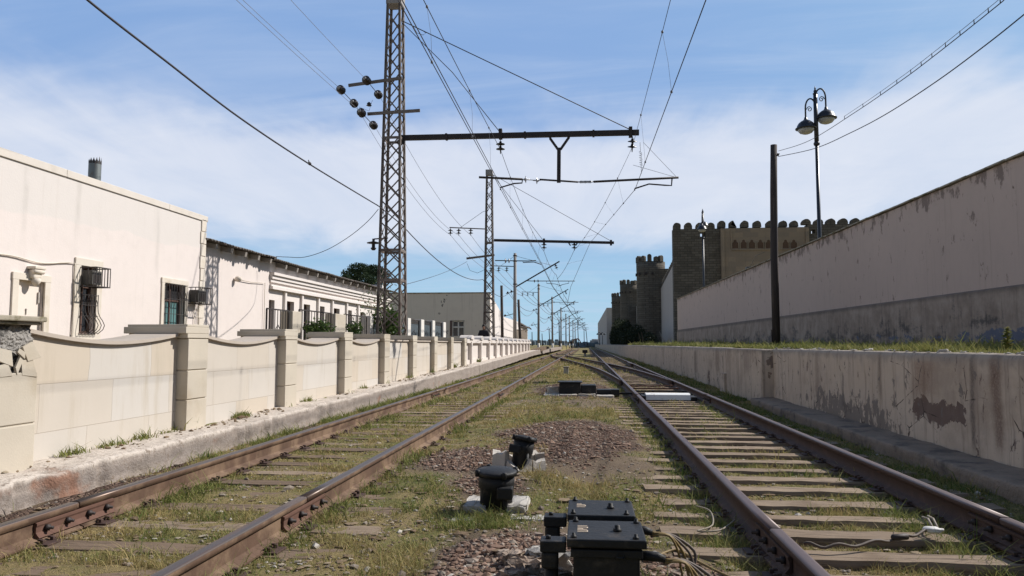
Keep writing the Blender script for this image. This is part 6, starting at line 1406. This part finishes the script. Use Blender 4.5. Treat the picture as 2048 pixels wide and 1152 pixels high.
# loose rocks beside the boxes
GR = 'loose pale rocks beside the junction boxes'
rocks = [(-.22, 4.28, .10), (-.33, 4.12, .08), (-.38, 4.0, .06), (-.18, 4.06, .07), (-.28, 3.92, .055), (-.42, 4.3, .05), (-.46, 3.55, .06), (-.36, 3.45, .05), (-.5, 3.8, .045), (-.22, 3.5, .05), (.50, 3.62, .06), (.6, 3.85, .05), (.42, 3.42, .045), (.66, 3.5, .04), (.48, 4.15, .05), (-.55, 3.42, .04), (-.12, 3.55, .045), (-.30, 4.42, .05)]
adj = ['biggest', 'second biggest', 'flat', 'wedge-shaped', 'small round', 'small flat', 'low', 'small angular', 'tiny', 'broken']
for i, (rx, ry, rr) in enumerate(rocks):
    chunk('rock', rx - rr, rx + rr, ry - rr * .8, ry + rr * .8, gz(rx, ry) - .02, gz(rx, ry) + rr * 1.1, 'rock' if i % 4 else 'concrete', 'loose pale rock %s the black junction boxes' % ('left of' if rx < 0 else 'right of'), 'rock', 20 + i, random.uniform(0, 3), rr * .28, 'loose rocks ' + ('left' if rx < 0 else 'right') + ' of the boxes')
for j, (a, b_, lab) in enumerate((((-.55, 3.62), (.02, 3.78), 'old grey wooden plank lying behind the nearest junction box'), ((-.40, 3.50), (.0, 3.62), 'split wooden board lying left of the nearest junction box'))):
    mb = MB(); mb.bar((a[0], a[1], -.13 - .03 * j), (b_[0], b_[1], -.12 - .02 * j), .11 - .03 * j, .03); mb.bar((a[0] + .03, a[1] + .07, -.125), (b_[0] - .02, b_[1] + .06, -.115), .03, .02); tag(mb.build('plank', 'planks'), lab, 'plank')
# timber pad, marker, dwarf signal
mk = thing('marker_post', (-.86, 32.3, -.2), 'small grey square marker post standing between the tracks', 'marker')
MB().cbox(-.96, -.75, 32.2, 32.4, -.22, .10, .015).build('shaft', 'concrete', mk); MB().cbox(-.98, -.73, 32.18, 32.42, .101, .14, .01).build('cap', 'planks', mk)
MB().cbox(-1.1, -.3, 32.0, 32.6, -.24, -.20, .01).build('footing', 'white_concrete', mk)
v = P(1170, 712, Y=80); ds = thing('dwarf_signal', (v.x, 80, -.2), 'small dark dwarf signal on a pale base far between the tracks', 'signal')
MB().tube([(v.x, 80, -.2), (v.x, 80, .15)], [.14, .10], 10).build('base', 'white_concrete', ds); mb = MB(); mb.cbox(v.x - .28, v.x + .28, 79.85, 80.1, .15, .48, .03); mb.cbox(v.x - .14, v.x + .14, 79.75, 79.86, .10, .42, .02); mb.lathe([(.1, 0), (.1, .12)], (v.x - .14, 79.85, .33), (0, -1, 0), 10); mb.lathe([(.1, 0), (.1, .12)], (v.x + .14, 79.85, .33), (0, -1, 0), 10); mb.build('signal_head', 'iron', ds)
# point machine
pmx = thing('point_machine', (-.1, 18.7, -.2), 'black point machine of three boxes on pale slabs beside the turnout', 'point machine')
MB().cbox(-.66, -.14, 18.45, 19.1, -.11, .155, .02).build('motor_box', 'black', pmx); MB().cbox(-.70, -.10, 18.42, 19.13, .157, .18, .01).build('motor_lid', 'black', pmx); MB().cbox(-.135, .24, 18.5, 19.05, -.11, .10, .02).build('gear_box', 'black', pmx); MB().cbox(.25, .74, 18.52, 18.95, -.11, -.01, .015).build('rod_box', 'black', pmx); MB().cbox(.60, .80, 18.45, 18.9, -.17, .0, .015).build('rod_cover', 'black', pmx)
mb = MB()
for z_, y_ in ((-.1, 18.6), (-.12, 18.8)): mb.tube([(.7, y_, z_), (2.5, y_, z_)], .022, 8)
mb.build('throw_rods', 'black', pmx)
for i, (a, b_) in enumerate(((-1.02, -.65), (-.64, -.22), (-.20, .22), (.24, .66))): chunk('slab_piece', a, b_, 18.2, 19.2, -.2, -.105 - .004 * i, 'white_concrete', None, None, 60 + i, parent=pmx)
chunk('pale_rock', -.98, -.70, 18.7, 19.0, -.14, .03, 'white_concrete', 'pale lump of concrete left of the point machine', 'rock', 77, .3, .03)
cvr = thing('rod_trough_cover', (1.85, 17.65, -.18), 'white-painted steel cover lying across between the rails of the right-hand track', 'cover')
mb = MB(); mb.prism([(17.5, -.175), (17.54, -.06), (17.62, -.035), (17.9, -.035), (17.98, -.06), (18.02, -.175)], 1.36, 2.36); mb.build('cover_plate', 'white_cover', cvr)
mb = MB(); mb.cbox(1.27, 1.35, 17.45, 18.0, -.2, -.08, .01); mb.cbox(2.37, 2.5, 17.45, 18.0, -.2, -.1, .01); mb.build('end_bracket', 'black', cvr)
for j, (yy_, lab) in enumerate(((18.45, 'black switch rod just behind the white cover'), (19.6, 'second black switch rod behind the white cover'), (20.9, 'rusty stretcher bar across the turnout'), (22.2, 'farthest stretcher bar across the turnout'))):
    mb = MB(); mb.bar((1.22, yy_, -.11), (2.55, yy_ + .05, -.11), .05, .025); mb.tube([(1.25, yy_ + .15, -.13), (2.5, yy_ + .12, -.12)], .014, 6)
    for xx_ in (1.3, 1.7, 2.1, 2.45): mb.cbox(xx_ - .03, xx_ + .03, yy_ - .05, yy_ + .08, -.13, -.085, .005)
    tag(mb.build('switch_rod', 'black' if j < 2 else 'rust_red'), lab, 'switch rod')
for i in range(8): xx_ = random.uniform(1.3, 2.4); yy_ = random.uniform(18.7, 21.5); mb = MB(); mb.tube([(1.2, yy_, -.14), (xx_, yy_ + random.uniform(-.4, .4), -.10), (2.3 + random.uniform(-.3, .1), yy_ + random.uniform(-.5, .5), -.15)], .018, 5) if False else None
# bond cable between the rails, with rag
a = [P(px, py, Z=-.13) for px, py in ((1608, 1088), (1650, 1092), (1700, 1090), (1760, 1083), (1800, 1074), (1840, 1066), (1868, 1060))]
cb_ = wire('bond_cable', [p + Vector((0, 0, .012 * math.sin(i))) for i, p in enumerate(smooth(a, 5))], .010, 'cable_b', 'dark twisted bond cable lying across the sleepers of the right-hand track', 'cable')
v = P(1800, 1074, Z=-.12); mb = MB(); mb.lathe([(.01, -.06), (.02, -.05), (.02, .05), (.01, .06)], v, (1, .3, 0), 8); o = mb.build('cable_clamp', 'iron'); o.parent = cb_
for i, (a_, b2) in enumerate((((1868, 1060), (1845, 1034)), ((1878, 1062), (1856, 1032)))):
    p_, q_ = P(*a_, Z=-.12), P(*b2, Z=-.11); m_ = MB(); m_.tube([p_, p_.lerp(q_, .5) + Vector((0, 0, .03)), q_], .008, 6); o = m_.build('pale_lead', 'cable_w'); o.parent = cb_
v = P(1866, 1060, Z=-.12); bm = bmesh.new(); bmesh.ops.create_icosphere(bm, subdivisions=3, radius=1); rs_ = random.Random(4); mb = MB(); bm.verts.index_update()
for q in bm.verts: k_ = 1 + .5 * (float(vn(q.co.x * 2.5 + 5, q.co.y * 2.5 + q.co.z * 3 + 9, 1)) - .5); mb.v.append((v.x + q.co.x * .05 * k_ * 1.2, v.y + q.co.y * .035 * k_, v.z + q.co.z * .022 * k_))
for f_ in bm.faces: mb.f.append(tuple(q.index for q in f_.verts)); mb.mi.append(0); mb.sm.append(True)
bm.free(); tag(mb.build('white_rag', 'rag'), 'crumpled white rag tied to the end of the bond cable', 'rag')
pts = smooth([P(px, py, Z=-.15) for px, py in ((1392, 1012), (1420, 1022), (1425, 1050), (1395, 1062), (1440, 1060), (1470, 1040))], 5); wire('pale_cable', pts, .006, 'cable_w', 'pale looping cable lying on the sleepers left of the right-hand track', 'cable')
pts = smooth([P(px, py, Z=-.17) for px, py in ((1300, 1120), (1350, 1100), (1400, 1125), (1450, 1150), (1500, 1170))], 5); wire('ochre_cable', pts, .008, 'cable_y', 'ochre cable lying in the grass right of the nearest junction box', 'cable')

# ------------------------------------------------------------------ person behind the wall
def skin_body(name, verts, edges, radii, mat, parent, sub=2):
    me = bpy.data.meshes.new(name); me.from_pydata([Vector(v) for v in verts], edges, []); o = bpy.data.objects.new(name, me); S.collection.objects.link(o); o.parent = parent
    sk = o.modifiers.new('skin', 'SKIN'); 
    for i, r_ in enumerate(radii): me.skin_vertices[0].data[i].radius = (r_ if isinstance(r_, tuple) else (r_, r_))
    me.skin_vertices[0].data[0].use_root = True; sk.use_smooth_shade = True
    s2 = o.modifiers.new('sub', 'SUBSURF'); s2.levels = sub; s2.render_levels = sub; me.materials.append(M[mat]); return o
pv_ = P(967.5, 688, X=-5.42); pz = .36
pe = thing('person', (-5.42, pv_.y, pz), 'person in a dark jacket behind the white wall, beside the second lattice mast', 'person')
sk_v = [(0, 0, .92), (0, 0, 1.12), (0, 0, 1.32), (0, .0, 1.46), (0, -.01, 1.53), (0, -.03, 1.62), (0, -.02, 1.70), (-.19, 0, 1.40), (-.25, -.05, 1.14), (-.10, -.24, 1.06), (.19, 0, 1.40), (.26, -.04, 1.14), (.12, -.24, 1.05), (-.09, 0, .88), (-.11, -.02, .48), (-.11, 0, .07), (-.11, -.15, .03), (.09, 0, .88), (.11, -.02, .48), (.11, 0, .07), (.11, -.15, .03), (-.04, -.28, 1.05), (.06, -.29, 1.04)]
sk_e = [(0, 1), (1, 2), (2, 3), (3, 4), (4, 5), (5, 6), (2, 7), (7, 8), (8, 9), (2, 10), (10, 11), (11, 12), (0, 13), (13, 14), (14, 15), (15, 16), (0, 17), (17, 18), (18, 19), (19, 20), (9, 21), (12, 22)]
sk_r = [(.15, .11), (.15, .11), (.17, .12), .065, .055, (.082, .095), (.075, .085), .075, .055, .038, .075, .055, .038, .09, .06, .045, .04, .09, .06, .045, .04, .032, .032]
skin_body('body', sk_v, sk_e, sk_r, 'skin', pe)
skin_body('jacket', [(0, 0, .86), (0, 0, 1.12), (0, 0, 1.33), (0, 0, 1.43), (-.19, 0, 1.40), (-.26, -.05, 1.13), (-.12, -.22, 1.06), (.19, 0, 1.40), (.27, -.04, 1.13), (.14, -.22, 1.05)], [(0, 1), (1, 2), (2, 3), (2, 4), (4, 5), (5, 6), (2, 7), (7, 8), (8, 9)], [(.19, .14), (.19, .14), (.20, .15), .085, .095, .078, .058, .095, .078, .058], 'jacket', pe)
skin_body('trousers', [(0, 0, .92), (-.09, 0, .86), (-.11, -.02, .48), (-.11, 0, .10), (.09, 0, .86), (.11, -.02, .48), (.11, 0, .10)], [(0, 1), (1, 2), (2, 3), (0, 4), (4, 5), (5, 6)], [(.155, .12), .105, .08, .065, .105, .08, .065], 'jacket', pe)
mb = MB(); mb.lathe([(.0, .135), (.06, .125), (.092, .08), (.100, .02), (.095, -.03)], (0, .012, 1.655), (0, 0, 1), 14); o = mb.build('hair', 'hair'); o.parent = pe
mb = MB(); mb.lathe([(.016, 0), (.012, .03), (0, .035)], (0, -.115, 1.645), (0, -1, -.2), 8); o = mb.build('nose', 'skin'); o.parent = pe
mb = MB()
for s_ in (-1, 1): mb.lathe([(0, 0), (.011, .002), (.010, .008), (0, .01)], (s_ * .033, -.112, 1.672), (0, -1, 0), 8)
o = mb.build('eyes', 'hair'); o.parent = pe
for s_ in (-1, 1):
    for k_ in range(5):
        mb = MB(); x0 = (-.04 if s_ < 0 else .06) + (k_ - 2) * .014; L_ = [.04, .065, .07, .065, .052][k_]; y0_ = -.305
        mb.tube([(x0, y0_, 1.045), (x0 + .002, y0_ - L_ * .5, 1.04), (x0 + .003, y0_ - L_ * .9, 1.02)], [.009, .008, .006], 6); o = mb.build('finger', 'skin'); o.parent = pe
# ------------------------------------------------------------------ far distance
def far(px, d, z=0): v = P(px, 688, Y=d); return v.x
ex = thing('excavator', (far(1158, 300), 300, .3), 'small faded orange excavator arm far off near the vanishing point', 'excavator')
def fp(px, py, d=300): return P(px, py, Y=d)
mb = MB(); mb.bar(fp(1143, 686), fp(1148, 679), .5, .5); mb.bar(fp(1148, 679), fp(1157, 677.5), .55, .5); mb.bar(fp(1157, 677.5), fp(1162, 686), .4, .4); mb.build('boom', 'orange', ex)
mb = MB(); mb.bar(fp(1140, 686), fp(1144, 686), 1.0, .9); mb.build('bucket', 'iron', ex); v = fp(1163, 688); mb = MB(); mb.cbox(v.x - .3, v.x + 1.2, 299, 301, .3, 1.7, .1); mb.build('cab', 'hazyblue', ex); mb = MB(); mb.cbox(v.x - .4, v.x + 1.5, 298.8, 301.4, -.2, .28, .1); mb.build('tracks', 'hazyblue', ex)  # cab and tracks carry the blue-grey painted haze
b0 = thing('white_storage_building', (far(1188, 420), 420, 0), 'low white flat-roofed building on the horizon right of the poles', 'building')
a, c = P(1180, 683, Y=420), P(1204, 683, Y=420); MB().box(a.x, c.x, 420, 428, 0, P(1190, 680.5, Y=420).z).build('wall', 'farwhite', b0); MB().box(a.x + 1, c.x - 1.5, 421, 427, P(1190, 680.5, Y=420).z, P(1190, 678, Y=420).z).build('roof', 'farwhite', b0)
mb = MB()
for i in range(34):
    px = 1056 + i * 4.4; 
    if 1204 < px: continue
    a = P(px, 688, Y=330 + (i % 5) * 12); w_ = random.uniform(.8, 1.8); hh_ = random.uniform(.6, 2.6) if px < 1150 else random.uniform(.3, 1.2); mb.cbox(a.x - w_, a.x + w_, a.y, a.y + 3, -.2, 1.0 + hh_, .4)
tag(mb.build('distant_clutter', 'hazyblue'), 'haze-tinted grey-blue sheds and bushes merging into one low mass on the horizon', 'skyline', kind='stuff')
for i, (px, lab) in enumerate(((1199, 'left of the two tiny lamp posts near the vanishing point'), (1205, 'right of the two tiny lamp posts near the vanishing point'))):
    v = P(px, 688, Y=200); zt = P(px, 665, Y=200).z; mb = MB(); mb.tube([(v.x, 200, .8), (v.x, 200, zt)], .08, 6); mb.tube([(v.x - .5, 200, zt - .2), (v.x, 200, zt), (v.x + .5, 200, zt - .2)], .06, 6); mb.lathe([(.06, 0), (.32, -.25), (.2, -.4)], (v.x - .5, 200, zt - .2), (0, 0, 1), 8); mb.lathe([(.06, 0), (.32, -.25), (.2, -.4)], (v.x + .5, 200, zt - .2), (0, 0, 1), 8); tag(mb.build('distant_lamp', 'lampiron'), lab, 'street lamp')
# stacked timber and low platform edge past the white wall
mb = MB()
for i in range(5): mb.bar((-5.0 + i * .15, 70 + i * .5, .5), (-4.2 + i * .1, 74 + i * .5, .75), .22)
tag(mb.build('timber_pile', 'wood_d'), 'small pile of old timber beyond the white wall', 'timber')
